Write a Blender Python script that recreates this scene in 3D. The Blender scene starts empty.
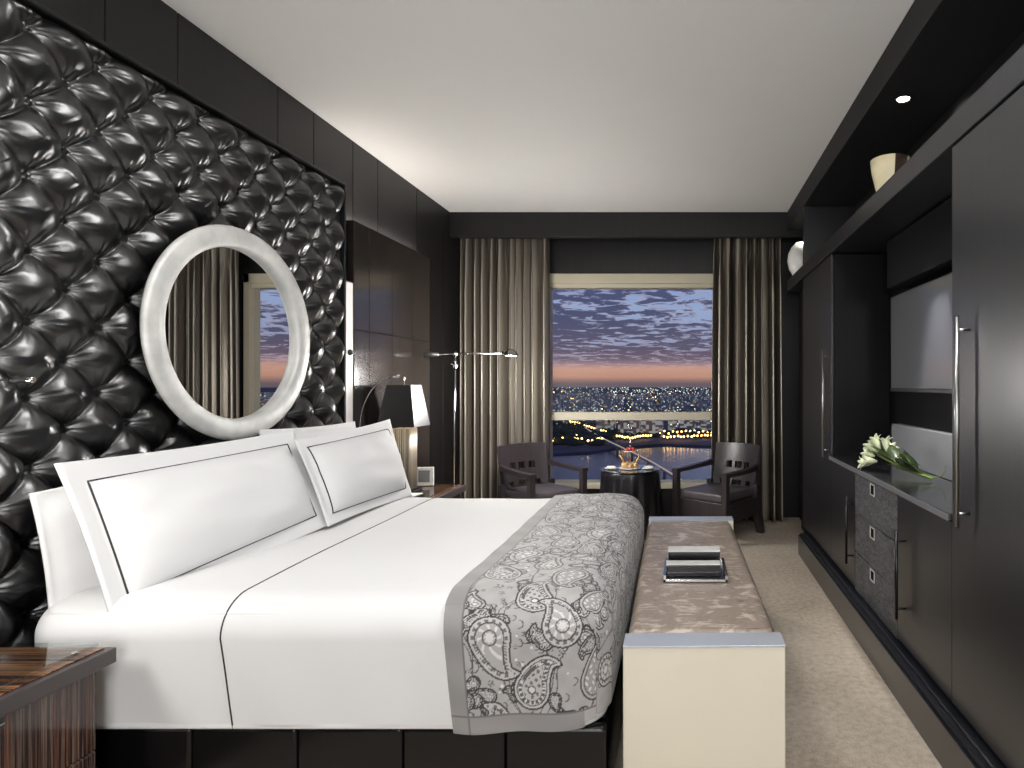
import bpy, bmesh, math, random
import numpy as np
from mathutils import Vector, Matrix
PI = math.pi
random.seed(7)
rng = np.random.default_rng(11)
S = bpy.context.scene
COL = S.collection

# ------------------------------------------------------------------ helpers
def link(o, parent=None):
    COL.objects.link(o)
    if parent is not None:
        o.parent = parent
    return o

def tag(o, label=None, cat=None, group=None, kind=None):
    if label: o['label'] = label
    if cat: o['category'] = cat
    if group: o['group'] = group
    if kind: o['kind'] = kind
    return o

def empty(name, loc, label, cat, rz=0.0, group=None, sc=1.0):
    o = bpy.data.objects.new(name, None)
    o.empty_display_size = 0.1
    o.location = loc
    o.rotation_euler = (0, 0, rz); o.scale = (sc, sc, sc)
    link(o)
    return tag(o, label, cat, group)

def copy_tree(o, parent=None):
    c = o.copy()
    COL.objects.link(c)
    if parent is not None:
        c.parent = parent
    for ch in list(o.children):
        copy_tree(ch, c)
    return c

class MB:
    """collects simple shapes and links them as one mesh object"""
    def __init__(self):
        self.bm = bmesh.new()
    def box(self, x0, x1, y0, y1, z0, z1, bev=0.0, seg=2, M=None):
        x0, x1 = min(x0, x1), max(x0, x1); y0, y1 = min(y0, y1), max(y0, y1); z0, z1 = min(z0, z1), max(z0, z1)
        t = bmesh.new()
        bmesh.ops.create_cube(t, size=1)
        for v in t.verts:
            v.co = Vector(((x0+x1)/2+v.co.x*(x1-x0), (y0+y1)/2+v.co.y*(y1-y0), (z0+z1)/2+v.co.z*(z1-z0)))
        if bev:
            bmesh.ops.bevel(t, geom=t.edges[:], offset=bev, segments=seg, affect='EDGES', profile=0.5)
        self._add(t, M)
        return self
    def _add(self, t, M=None):
        if M is not None:
            bmesh.ops.transform(t, matrix=M, verts=t.verts[:])
        me = bpy.data.meshes.new('tmp'); t.to_mesh(me); t.free()
        self.bm.from_mesh(me); bpy.data.meshes.remove(me)
    def tube(self, pts, r, n=12, caps=True, closed=False):
        pts = [Vector(p) for p in pts]
        rs = r if isinstance(r, (list, tuple)) else [r]*len(pts)
        N = len(pts); rings = []
        up = Vector((0.0123, 0.0345, 1)).normalized()
        prev = None
        for i, p in enumerate(pts):
            if closed: d = pts[(i+1) % N]-pts[i-1]
            elif i == 0: d = pts[1]-pts[0]
            elif i == N-1: d = pts[-1]-pts[-2]
            else: d = pts[i+1]-pts[i-1]
            d.normalize()
            if prev is None:
                a = d.cross(up)
                if a.length < 0.1: a = d.cross(Vector((1, 0, 0)))
            else:
                a = prev-d*prev.dot(d)
            a.normalize(); prev = a; b = d.cross(a)
            rings.append([self.bm.verts.new(p+(a*math.cos(2*PI*k/n)+b*math.sin(2*PI*k/n))*rs[i]) for k in range(n)])
        for i in range(N if closed else N-1):
            A, B = rings[i], rings[(i+1) % N]
            for k in range(n):
                f = self.bm.faces.new((A[k], A[(k+1) % n], B[(k+1) % n], B[k])); f.smooth = True
        if caps and not closed:
            self.bm.faces.new(rings[0][::-1]); self.bm.faces.new(rings[-1])
        return self
    def lathe(self, prof, n=32, M=None, c=(0, 0, 0), smooth=True, cap=True):
        t = bmesh.new(); rings = []
        for r, z in prof:
            rings.append([t.verts.new((c[0]+r*math.cos(2*PI*k/n), c[1]+r*math.sin(2*PI*k/n), c[2]+z)) for k in range(n)])
        for A, B in zip(rings, rings[1:]):
            for k in range(n):
                f = t.faces.new((A[k], A[(k+1) % n], B[(k+1) % n], B[k])); f.smooth = smooth
        if cap:
            t.faces.new(rings[0][::-1]); t.faces.new(rings[-1])
        self._add(t, M)
        return self
    def ball(self, c, r, sub=2, sc=(1, 1, 1), M=None):
        t = bmesh.new()
        bmesh.ops.create_icosphere(t, subdivisions=sub, radius=r)
        for v in t.verts:
            v.co = Vector((c[0]+v.co.x*sc[0], c[1]+v.co.y*sc[1], c[2]+v.co.z*sc[2]))
        for f in t.faces: f.smooth = True
        self._add(t, M)
        return self
    def prism(self, poly, z0, z1, M=None):
        t = bmesh.new()
        a = [t.verts.new((x, y, z0)) for x, y in poly]; b = [t.verts.new((x, y, z1)) for x, y in poly]
        n = len(poly)
        for k in range(n): t.faces.new((a[k], a[(k+1) % n], b[(k+1) % n], b[k]))
        t.faces.new(a[::-1]); t.faces.new(b)
        self._add(t, M)
        return self
    def build(self, name, mat, parent=None, M=None, smooth=False):
        bm = self.bm
        if M is not None: bmesh.ops.transform(bm, matrix=M, verts=bm.verts[:])
        bmesh.ops.recalc_face_normals(bm, faces=bm.faces[:])
        me = bpy.data.meshes.new(name); bm.to_mesh(me); bm.free()
        if smooth:
            for p in me.polygons: p.use_smooth = True
        if mat: me.materials.append(mat)
        return link(bpy.data.objects.new(name, me), parent)

def mesh_np(name, V, F, mat, parent=None, smooth=True):
    me = bpy.data.meshes.new(name)
    me.from_pydata([tuple(v) for v in V], [], [tuple(f) for f in F])
    me.update()
    if smooth:
        me.polygons.foreach_set('use_smooth', [True]*len(me.polygons))
    if mat: me.materials.append(mat)
    return link(bpy.data.objects.new(name, me), parent)

def grid_faces(nu, nv, mask=None):
    F = []
    for i in range(nu-1):
        for j in range(nv-1):
            if mask is not None and not mask[i, j]: continue
            a = i*nv+j
            F.append((a, a+nv, a+nv+1, a+1))
    return F

def structure(o, label=None):
    o['kind'] = 'structure'
    if label: o['label'] = label
    return o

# ------------------------------------------------------------------ materials
class N:
    def __init__(self, name):
        self.m = bpy.data.materials.new(name); self.m.use_nodes = True
        self.t = self.m.node_tree; self.b = self.t.nodes['Principled BSDF']; self.out = self.t.nodes['Material Output']
    def n(self, typ, **kw):
        nd = self.t.nodes.new(typ)
        for k, v in kw.items():
            if k == 'i':
                for a, c in v.items(): nd.inputs[a].default_value = c
            else: setattr(nd, k, v)
        return nd
    def l(self, a, b): self.t.links.new(a, b)
    def setp(self, **kw):
        for k, v in kw.items():
            self.b.inputs[k.replace('_', ' ')].default_value = v
    def ramp(self, fac, stops, interp='LINEAR'):
        r = self.n('ShaderNodeValToRGB'); r.color_ramp.interpolation = interp
        e = r.color_ramp.elements
        e[0].position, e[0].color = stops[0][0], stops[0][1]
        e[1].position, e[1].color = stops[-1][0], stops[-1][1]
        for p, c in stops[1:-1]:
            q = e.new(p); q.color = c
        if fac is not None: self.l(fac, r.inputs[0])
        return r
    def coord(self, kind='Object', scale=(1, 1, 1), rot=(0, 0, 0)):
        c = self.n('ShaderNodeTexCoord'); m = self.n('ShaderNodeMapping')
        m.inputs['Scale'].default_value = scale; m.inputs['Rotation'].default_value = rot
        self.l(c.outputs[kind], m.inputs[0])
        return m.outputs[0]
    def noise(self, vec, scale=5, detail=4, rough=0.5, dist=0.0):
        x = self.n('ShaderNodeTexNoise', i={'Scale': scale, 'Detail': detail, 'Roughness': rough, 'Distortion': dist})
        self.l(vec, x.inputs['Vector'])
        return x.outputs['Fac']
    def bump(self, h, strength=0.3, dist=0.01):
        b = self.n('ShaderNodeBump', i={'Strength': strength, 'Distance': dist})
        self.l(h, b.inputs['Height']); self.l(b.outputs[0], self.b.inputs['Normal'])

def rgb(r, g, b, a=1):
    f = lambda c: (c/255/12.92) if c/255 <= 0.04045 else ((c/255+0.055)/1.055)**2.4
    return (f(r), f(g), f(b), a)

def plain(name, c, rough=0.5, metal=0.0, spec=0.5, coat=0.0, noise_amt=0.06, nscale=6, bump=0.0, bscale=200, stretch=(1, 1, 1)):
    k = N(name)
    v = k.coord('Object', stretch)
    f = k.noise(v, nscale, 4)
    lo = tuple(x*(1-noise_amt) for x in c[:3])+(1,); hi = tuple(min(1, x*(1+noise_amt)) for x in c[:3])+(1,)
    r = k.ramp(f, [(0.3, lo), (0.7, hi)])
    k.l(r.outputs[0], k.b.inputs['Base Color'])
    k.setp(Roughness=rough, Metallic=metal, Specular_IOR_Level=spec, Coat_Weight=coat)
    k.b.inputs['Coat Roughness'].default_value = 0.08
    if bump:
        k.bump(k.noise(v, bscale, 3), bump, 0.002)
    return k.m

def wood(name, c1, c2, rough=0.35, grain=(60, 60, 1.2), spec=0.5, coat=0.0, bump=0.12):
    k = N(name)
    v = k.coord('Object', grain)
    f = k.noise(v, 1.0, 5, 0.6, 0.3)
    r = k.ramp(f, [(0.3, c1), (0.7, c2)])
    k.l(r.outputs[0], k.b.inputs['Base Color'])
    k.setp(Roughness=rough, Specular_IOR_Level=spec, Coat_Weight=coat)
    k.b.inputs['Coat Roughness'].default_value = 0.22
    k.bump(f, bump, 0.003)
    return k.m

M = {}
M['ceiling'] = plain('ceiling_paint', (0.74, 0.73, 0.71, 1), 0.8, noise_amt=0.01, nscale=2)
M['wall'] = wood('dark_stained_panel', rgb(21, 20, 21), rgb(30, 28, 29), 0.42, (50, 50, 1.0), spec=0.35, bump=0.06)
M['panel_gloss'] = wood('polished_ebony_panel', rgb(33, 29, 27), rgb(46, 40, 37), 0.16, (45, 45, 0.8), spec=0.8, coat=0.5, bump=0.015)
M['cabinet'] = wood('black_oak_veneer', rgb(13, 14, 18), rgb(24, 26, 32), 0.36, (70, 70, 1.0), spec=0.9, coat=0.45, bump=0.06)
M['cabinet_dark'] = wood('black_oak_inner', rgb(11, 11, 13), rgb(17, 17, 20), 0.45, (70, 70, 1.0), spec=0.2, bump=0.08)
M['soffit'] = wood('black_oak_soffit', rgb(22, 22, 24), rgb(32, 32, 35), 0.55, (70, 70, 1.0), spec=0.2, bump=0.04)
M['recess'] = plain('black_recess', rgb(6, 6, 7), 0.7, spec=0.1)
M['gloss_black'] = plain('gloss_black_lacquer', rgb(26, 26, 29), 0.16, spec=0.6, coat=0.4)
M['counter'] = plain('grey_black_counter', rgb(52, 52, 55), 0.2, spec=0.9, coat=0.5)
M['counter_edge'] = plain('counter_edge_gleam', rgb(122, 122, 126), 0.3, spec=0.8)
M['niche_lit'] = plain('niche_panel_lit', rgb(150, 151, 154), 0.3, spec=0.9, noise_amt=0.05, nscale=4)
M['leather'] = plain('black_leather', rgb(9, 9, 11), 0.33, spec=1.0, coat=0.10, nscale=12, bump=0.10, bscale=140)
M['border'] = plain('black_border_leather', rgb(15, 15, 17), 0.4, spec=0.4, nscale=8)
M['leather_bed'] = plain('black_bed_leather', rgb(11, 11, 13), 0.26, spec=0.4, nscale=8, bump=0.06, bscale=160)
M['white'] = plain('white_linen', (0.83, 0.83, 0.83, 1), 0.75, spec=0.25, noise_amt=0.012, nscale=3, bump=0.02, bscale=60)
M['black_trim'] = plain('black_piping', rgb(38, 38, 40), 0.6)
M['silver'] = plain('silver_leaf', rgb(216, 216, 213), 0.5, metal=0.2, noise_amt=0.16, nscale=9, bump=0.1, bscale=30)
M['chrome'] = plain('chrome', rgb(205, 205, 205), 0.12, metal=1.0, noise_amt=0.02)
M['steel'] = plain('brushed_steel', rgb(168, 168, 166), 0.28, metal=1.0, noise_amt=0.04)
M['dark_steel'] = plain('dark_steel', rgb(60, 60, 62), 0.3, metal=1.0, noise_amt=0.04)
M['bench_steel'] = plain('polished_bench_cap', rgb(206, 212, 224), 0.34, metal=0.45, noise_amt=0.03)
M['cream'] = plain('cream_lacquer', rgb(238, 231, 212), 0.30, spec=0.5, noise_amt=0.03, nscale=2)
M['chair_wood'] = wood('wenge_wood', rgb(42, 37, 39), rgb(60, 53, 56), 0.33, (40, 40, 3), spec=0.5, bump=0.04)
M['table_rim'] = plain('dark_grey_table_rim', rgb(66, 60, 60), 0.3, spec=0.6)
M['seat'] = plain('dark_plum_leather', rgb(78, 72, 76), 0.42, spec=0.5, nscale=10, bump=0.06)
M['black_cloth'] = plain('black_satin_cloth', rgb(20, 20, 24), 0.3, spec=0.6)
M['shade'] = plain('black_lamp_shade', rgb(22, 21, 22), 0.36, spec=0.7, coat=0.1)
M['shade_in'] = plain('pale_shade_lining', rgb(235, 220, 190), 0.6)
M['ceramic'] = plain('white_ceramic', rgb(235, 234, 230), 0.2, spec=0.6)
M['tray'] = plain('black_tray', rgb(24, 24, 26), 0.25, spec=0.6)
M['tv_screen'] = plain('tv_screen', rgb(96, 97, 102), 0.34, spec=1.0, coat=0.9, noise_amt=0.02)
M['tv_body'] = plain('tv_bezel', rgb(22, 22, 24), 0.3, spec=0.5)
M['paper'] = plain('paper', rgb(228, 226, 220), 0.6)
M['frame_paint'] = plain('window_frame_paint', rgb(190, 182, 160), 0.45, noise_amt=0.03)
M['green'] = plain('leaf_green', rgb(60, 74, 40), 0.35, noise_amt=0.25, nscale=20)
M['stem'] = plain('stem_green', rgb(120, 140, 70), 0.45, noise_amt=0.2, nscale=20)
M['petal'] = plain('lily_petal', rgb(226, 232, 196), 0.45, noise_amt=0.1, nscale=25)
M['red'] = plain('red_fruit', rgb(206, 60, 44), 0.4, noise_amt=0.2, nscale=60)
M['pastry'] = plain('pastry_crust', rgb(222, 176, 122), 0.6, noise_amt=0.2, nscale=60)
M['vessel'] = plain('cream_vessel', rgb(232, 220, 184), 0.4, noise_amt=0.08, nscale=8)
M['vessel_dark'] = plain('dark_vessel_stripe', rgb(60, 46, 40), 0.4)

def carpet():
    k = N('beige_carpet')
    v = k.coord('Object', (1, 1, 1))
    big = k.noise(v, 1.6, 3); fine = k.noise(v, 140, 2, 0.7); mid = k.noise(v, 30, 3)
    m = k.n('ShaderNodeMix', data_type='FLOAT', i={0: 0.5}); k.l(fine, m.inputs[2]); k.l(mid, m.inputs[3])
    m2 = k.n('ShaderNodeMix', data_type='FLOAT', i={0: 0.3}); k.l(m.outputs[0], m2.inputs[2]); k.l(big, m2.inputs[3])
    r = k.ramp(m2.outputs[0], [(0.33, rgb(158, 145, 130)), (0.5, rgb(196, 183, 166)), (0.68, rgb(220, 209, 194))])
    k.l(r.outputs[0], k.b.inputs['Base Color'])
    k.setp(Roughness=0.95, Specular_IOR_Level=0.1)
    k.bump(m.outputs[0], 0.9, 0.01)
    return k.m
M['carpet'] = carpet()

def macassar():
    k = N('macassar_ebony')
    v = k.coord('Object', (1, 52, 0.25))
    f = k.noise(v, 1.0, 6, 0.68, 0.25)
    r = k.ramp(f, [(0.30, rgb(34, 27, 27)), (0.41, rgb(60, 46, 44)), (0.435, rgb(120, 84, 64)), (0.46, rgb(42, 32, 32)), (0.53, rgb(58, 44, 42)), (0.555, rgb(128, 110, 98)), (0.575, rgb(46, 34, 34)), (0.62, rgb(134, 92, 66)), (0.65, rgb(48, 36, 34)), (0.72, rgb(110, 76, 60))])
    k.l(r.outputs[0], k.b.inputs['Base Color'])
    k.setp(Roughness=0.22, Specular_IOR_Level=0.6, Coat_Weight=0.3)
    return k.m
M['macassar'] = macassar()

def bench_leather():
    k = N('mottled_taupe_hide')
    v = k.coord('Object', (1, 1, 1))
    v2 = k.coord('Object', (6, 40, 6))
    a = k.noise(v, 9, 5, 0.6, 1.2); b = k.noise(v2, 1.6, 5, 0.7, 0.8)
    m = k.n('ShaderNodeMix', data_type='FLOAT', i={0: 0.45}); k.l(a, m.inputs[2]); k.l(b, m.inputs[3])
    r = k.ramp(m.outputs[0], [(0.36, rgb(104, 92, 83)), (0.44, rgb(154, 140, 128)), (0.50, rgb(138, 123, 112)), (0.60, rgb(200, 188, 176))])
    k.l(r.outputs[0], k.b.inputs['Base Color'])
    k.setp(Roughness=0.4, Specular_IOR_Level=0.5)
    k.bump(m.outputs[0], 0.25, 0.006)
    return k.m
M['hide'] = bench_leather()

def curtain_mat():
    k = N('bronze_satin_fold_shade')
    a = k.n('ShaderNodeVertexColor', layer_name='stripe')  # holds fold shading painted per vertex
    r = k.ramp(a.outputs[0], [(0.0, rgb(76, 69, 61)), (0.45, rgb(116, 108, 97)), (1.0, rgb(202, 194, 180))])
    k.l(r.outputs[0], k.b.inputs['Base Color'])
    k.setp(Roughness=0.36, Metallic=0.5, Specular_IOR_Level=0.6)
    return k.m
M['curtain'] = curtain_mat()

def column_mat():
    k = N('gilded_ribbed_column')
    v = k.coord('Object', (90, 90, 0))
    f = k.noise(v, 1.0, 2, 0.6)
    r = k.ramp(f, [(0.35, rgb(128, 110, 92)), (0.5, rgb(214, 206, 190)), (0.6, rgb(166, 146, 122)), (0.7, rgb(238, 232, 218))])
    k.l(r.outputs[0], k.b.inputs['Base Color'])
    k.setp(Roughness=0.3, Metallic=0.35)
    return k.m
M['column'] = column_mat()

def drawer_mat():
    k = N('textured_drawer_front')
    v = k.coord('Object', (1, 7, 22))
    f = k.noise(v, 2.6, 5, 0.7, 1.2)
    r = k.ramp(f, [(0.38, rgb(30, 30, 33)), (0.60, rgb(104, 104, 108))])
    k.l(r.outputs[0], k.b.inputs['Base Color'])
    k.setp(Roughness=0.42, Specular_IOR_Level=0.6)
    k.bump(f, 0.8, 0.01)
    return k.m
M['drawer'] = drawer_mat()

def attr_mat():
    k = N('paisley_wool')
    a = k.n('ShaderNodeVertexColor', layer_name='weave')
    v = k.coord('Object', (1, 1, 1))
    f = k.noise(v, 260, 2)
    k.l(a.outputs[0], k.b.inputs['Base Color'])
    k.setp(Roughness=0.7, Specular_IOR_Level=0.3)
    k.b.inputs['Sheen Weight'].default_value = 0.2
    k.bump(f, 0.25, 0.002)
    return k.m
M['paisley'] = attr_mat()

def emis(name, c, s):
    k = N(name)
    k.setp(Base_Color=(0.8, 0.8, 0.8, 1), Roughness=0.5)
    k.b.inputs['Emission Color'].default_value = c
    k.b.inputs['Emission Strength'].default_value = s
    return k.m
M['lamp_glow'] = emis('warm_downlight_lens', (1, 0.95, 0.86, 1), 14)
M['strip_glow'] = emis('frosted_strip_light', (1, 0.93, 0.84, 1), 0.22)

def front_only(k, fr, mx):
    g = k.n('ShaderNodeNewGeometry'); inv = k.n('ShaderNodeMath', operation='SUBTRACT'); inv.inputs[0].default_value = 1
    mu = k.n('ShaderNodeMath', operation='MULTIPLY')
    k.l(g.outputs['Backfacing'], inv.inputs[1]); k.l(inv.outputs[0], mu.inputs[0]); k.l(fr.outputs[0], mu.inputs[1]); k.l(mu.outputs[0], mx.inputs[0])

def glass_pane():
    k = N('window_glass')
    tr = k.n('ShaderNodeBsdfTransparent', i={'Color': (0.97, 0.98, 0.98, 1)})
    gl = k.n('ShaderNodeBsdfGlossy', i={'Color': (1, 1, 1, 1), 'Roughness': 0.4})
    fr = k.n('ShaderNodeFresnel', i={'IOR': 1.12})
    mx = k.n('ShaderNodeMixShader')
    front_only(k, fr, mx); k.l(tr.outputs[0], mx.inputs[1]); k.l(gl.outputs[0], mx.inputs[2])
    k.l(mx.outputs[0], k.out.inputs[0])
    return k.m
M['glass'] = glass_pane()

def top_glass():
    k = N('clear_glass_top')
    tr = k.n('ShaderNodeBsdfTransparent', i={'Color': (0.86, 0.88, 0.88, 1)})
    gl = k.n('ShaderNodeBsdfGlossy', i={'Color': (1, 1, 1, 1), 'Roughness': 0.02})
    fr = k.n('ShaderNodeFresnel', i={'IOR': 1.6})
    mx = k.n('ShaderNodeMixShader')
    front_only(k, fr, mx); k.l(tr.outputs[0], mx.inputs[1]); k.l(gl.outputs[0], mx.inputs[2])
    k.l(mx.outputs[0], k.out.inputs[0])
    return k.m
M['top_glass'] = top_glass()

def mirror_mat():
    k = N('mirror_silvering')
    k.setp(Base_Color=(0.93, 0.93, 0.93, 1), Metallic=1.0, Roughness=0.0)
    return k.m
M['mirror'] = mirror_mat()

def building_mat(name, wall, lit, thresh, strength, cell):
    k = N(name)
    g = k.n('ShaderNodeNewGeometry')
    d = k.n('ShaderNodeVectorMath', operation='DIVIDE'); d.inputs[1].default_value = cell
    k.l(g.outputs['Position'], d.inputs[0])
    fl = k.n('ShaderNodeVectorMath', operation='FLOOR'); k.l(d.outputs[0], fl.inputs[0])
    wn = k.n('ShaderNodeTexWhiteNoise', noise_dimensions='3D'); k.l(fl.outputs[0], wn.inputs['Vector'])
    gt = k.n('ShaderNodeMath', operation='GREATER_THAN'); gt.inputs[1].default_value = thresh
    k.l(wn.outputs['Value'], gt.inputs[0])
    rp = k.ramp(wn.outputs['Color'], lit)
    mu = k.n('ShaderNodeMath', operation='MULTIPLY'); mu.inputs[1].default_value = strength
    k.l(gt.outputs[0], mu.inputs[0])
    k.l(rp.outputs[0], k.b.inputs['Emission Color']); k.l(mu.outputs[0], k.b.inputs['Emission Strength'])
    k.setp(Base_Color=wall, Roughness=0.7)
    return k.m
LIT = [(0.2, (0.55, 1.0, 0.72, 1)), (0.45, (1, 0.93, 0.72, 1)), (0.6, (1, 0.62, 0.25, 1)), (0.8, (0.75, 0.85, 1, 1))]
M['tower'] = building_mat('city_facade_lit', rgb(160, 164, 172), LIT, 0.90, 0.5, (7, 7, 6))
M['riverside'] = building_mat('riverside_facade_lit', rgb(170, 164, 162), [(0.2, (1, 0.9, 0.6, 1)), (0.8, (0.9, 0.95, 1, 1))], 0.60, 0.20, (9, 9, 6))
M['land'] = plain('night_land', rgb(92, 90, 104), 0.9, noise_amt=0.4, nscale=0.01)
M['trees'] = plain('night_trees', rgb(52, 66, 54), 0.9, noise_amt=0.3, nscale=0.05)
M['concrete'] = plain('bridge_concrete', rgb(170, 160, 150), 0.7)
M['glow_cool'] = emis('street_light_cool', (0.72, 1.0, 0.85, 1), 1.5)
M['glow_warm'] = emis('street_light_warm', (1.0, 0.56, 0.15, 1), 8)
M['glow_white'] = emis('street_light_white', (1.0, 0.93, 0.8, 1), 1.5)
M['glow_rail'] = emis('lit_bridge_rail', (1, 0.82, 0.6, 1), 0.35)
def water():
    k = N('river_water')
    v = k.coord('Object', (0.02, 0.09, 1))
    k.setp(Base_Color=rgb(38, 48, 74), Roughness=0.15, Specular_IOR_Level=0.6)
    k.bump(k.noise(v, 2.0, 3), 0.08, 3.0)
    return k.m
M['water'] = water()

# ------------------------------------------------------------------ camera
cam_d = bpy.data.cameras.new('camera'); cam = link(bpy.data.objects.new('camera', cam_d))
cam.location = (0, 0, 1.5); cam.rotation_euler = (PI/2, 0, 0)
cam_d.sensor_width = 36; cam_d.lens = 600/1024*36; cam_d.shift_x = (512-684)/1024
cam_d.clip_start = 0.05; cam_d.clip_end = 30000
S.camera = cam

# ------------------------------------------------------------------ setting
H = 3.30
XL, XR, YB, YW = -2.45, 1.55, -2.4, 6.75
structure(MB().box(XL-.1, XR+.1, YB-.1, YW+.3, -0.1, 0).build('floor', M['carpet']), 'beige cut pile carpet')
structure(MB().box(XL-.1, XR+.1, YB-.1, YW+.3, H, H+.1).build('ceiling', M['ceiling']), 'plain pale grey ceiling')
def wall_panels():
    mb = MB()
    mb.box(XL-.1, XL-.012, YB-.1, YW+.3, 0, H)
    ys = [-2.4, -1.42, -.70, .02, .74, 1.46, 1.82, 2.54, 2.905, 3.62, 3.97, 4.44, 4.80, 5.5, 6.1, 6.75]
    for a, b in zip(ys, ys[1:]):
        mb.box(XL-.03, XL, a+.003, b-.003, 0, H, 0.002, 1)
    return mb
structure(wall_panels().build('wall_left', M['wall']), 'dark panelled wall behind the headboard')
structure(MB().box(XR, XR+.1, YB-.1, YW+.3, 0, H).build('wall_right', M['wall']))
structure(MB().box(XL-.1, XR+.1, YB-.1, YB, 0, H).build('wall_back', M['wall']))
WX0, WX1, WZ0, WZ1 = -1.58, 0.43, 0.33, 2.74
mb = MB()
mb.box(XL, WX0, YW, YW+.2, 0, H); mb.box(WX1, XR, YW, YW+.2, 0, H)
mb.box(WX0, WX1, YW, YW+.2, 0, WZ0); mb.box(WX0, WX1, YW, YW+.2, WZ1, H)
structure(mb.build('wall_far', M['wall']), 'dark wall around the window')
structure(MB().box(XL, XR, 6.28, 6.36, 3.04, H, .003, 1).build('trim_1', M['wall']), 'dark valance beam above the curtains')
# soffit over the open niche of the wall units
structure(MB().box(1.08, XR, .2, 6.28, 3.11, H, .003, 1).build('trim_2', M['soffit']), 'dark soffit above the wall units')
# plinth in front of the wall units
mb = MB(); mb.box(1.008, XR, .2, 5.30, 0, .172, .003, 1); mb.box(1.022, XR, .2, 5.29, .172, .186, .004, 2); mb.box(1.05, XR, .2, 5.28, .186, .198, .003, 1)
structure(mb.build('baseboard_right', M['cabinet']), 'dark stepped plinth under the wall units')
# polished lower panelling beside the headboard
mb = MB()
ys = [4.235, 4.44, 4.79, 5.14, 5.50]
for a, b in zip(ys, ys[1:]):
    for z0, z1 in ((0, .72), (.72, 1.885), (1.885, 2.66)):
        mb.box(XL, -2.33, a+.002, b-.002, z0+.002, z1-.002, .002, 1)
structure(mb.build('trim_3', M['panel_gloss']), 'polished dark panelling beside the headboard')

# window
win = MB()
win.box(WX0, WX1, YW-.02, YW+.16, 2.63, WZ1, .006); win.box(WX0, WX1, YW+.0, YW+.16, 2.585, 2.63, .004)
win.box(WX0, WX0+.07, YW-.02, YW+.16, WZ0, WZ1, .006); win.box(WX1-.07, WX1, YW-.02, YW+.16, WZ0, WZ1, .006)
w = structure(win.build('window_1', M['frame_paint']), 'wide window onto the city at dusk')
structure(MB().box(WX0, WX1, YW-.06, YW+.18, WZ0, WZ0+.068, .008).build('window_sill', M['frame_paint'], w))
structure(MB().box(WX0+.07, WX1-.07, YW+.0, YW+.10, 1.09, 1.185, .008).build('window_rail', M['frame_paint'], w))
structure(MB().box(WX0+.07, WX1-.07, YW+.05, YW+.058, WZ0+.06, 2.6).build('window_pane', M['glass'], w))

# ------------------------------------------------------------------ curtains
def curtain(name, x0, x1, label, seed, flare):
    r = np.random.default_rng(seed)
    root = empty(name, ((x0+x1)/2, 6.52, 0), label, 'curtain')
    nx, nz = 300, 40
    s = np.linspace(0, 1, nx); z = np.concatenate([np.linspace(0.015, 2.95, nz-6), np.linspace(2.97, 3.10, 6)])
    W = x1-x0; n = W/0.092
    ph = 2*PI*n*s + 0.9*np.sin(2*PI*s*2.3+seed)+0.6*np.sin(2*PI*s*5.1+2*seed)
    V = np.zeros((nx, nz, 3))
    amp = 0.070*(0.72+0.30*np.sin(2*PI*s*3.3+seed*1.7))
    for j, zz in enumerate(z):
        t = min(1, max(0, (3.0-zz)/0.5))
        wob = 0.12*math.sin(zz*1.4+seed)*np.sin(2*PI*s*1.5)
        p = ph+wob
        prof = np.sign(np.sin(p))*np.abs(np.sin(p))**0.8
        pin = np.sin(p*2+0.5)*0.35
        y = amp*((0.55+0.45*t)*prof+(1-t)*pin)
        x = (s-0.5)*W*(1+flare*(1-zz/3.1)*0.05)+0.014*np.sin(2*p)*t
        V[:, j, 0] = x; V[:, j, 1] = y; V[:, j, 2] = zz
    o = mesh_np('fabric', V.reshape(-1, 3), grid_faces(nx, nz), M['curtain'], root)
    st = 0.5+0.5*np.sin(ph*1.0+2.6+0.5*np.sin(7*s)); st = st**2.2  # light and shade of the folds put into the colour, in step with them
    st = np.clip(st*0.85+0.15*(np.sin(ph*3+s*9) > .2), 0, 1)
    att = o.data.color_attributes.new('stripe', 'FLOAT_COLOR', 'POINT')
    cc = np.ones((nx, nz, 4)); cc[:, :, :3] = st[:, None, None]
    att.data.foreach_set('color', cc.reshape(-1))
    sm = o.modifiers.new('thick', 'SOLIDIFY'); sm.thickness = 0.004
    mb = MB(); mb.box(-W/2, W/2, -.012, .012, 3.10, 3.135, .003)
    mb.build('track', M['dark_steel'], root)
    return root
curtain('curtain', -2.43, -1.465, 'bronze curtain with painted fold shading left of the window, behind the swing arm floor lamp', 3, 0.2)
curtain('curtain', 0.325, 1.045, 'bronze curtain with painted fold shading right of the window, behind the right armchair', 5, 1.4)
for o in [x for x in bpy.data.objects if x.name.startswith('curtain')]:
    pass

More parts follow.
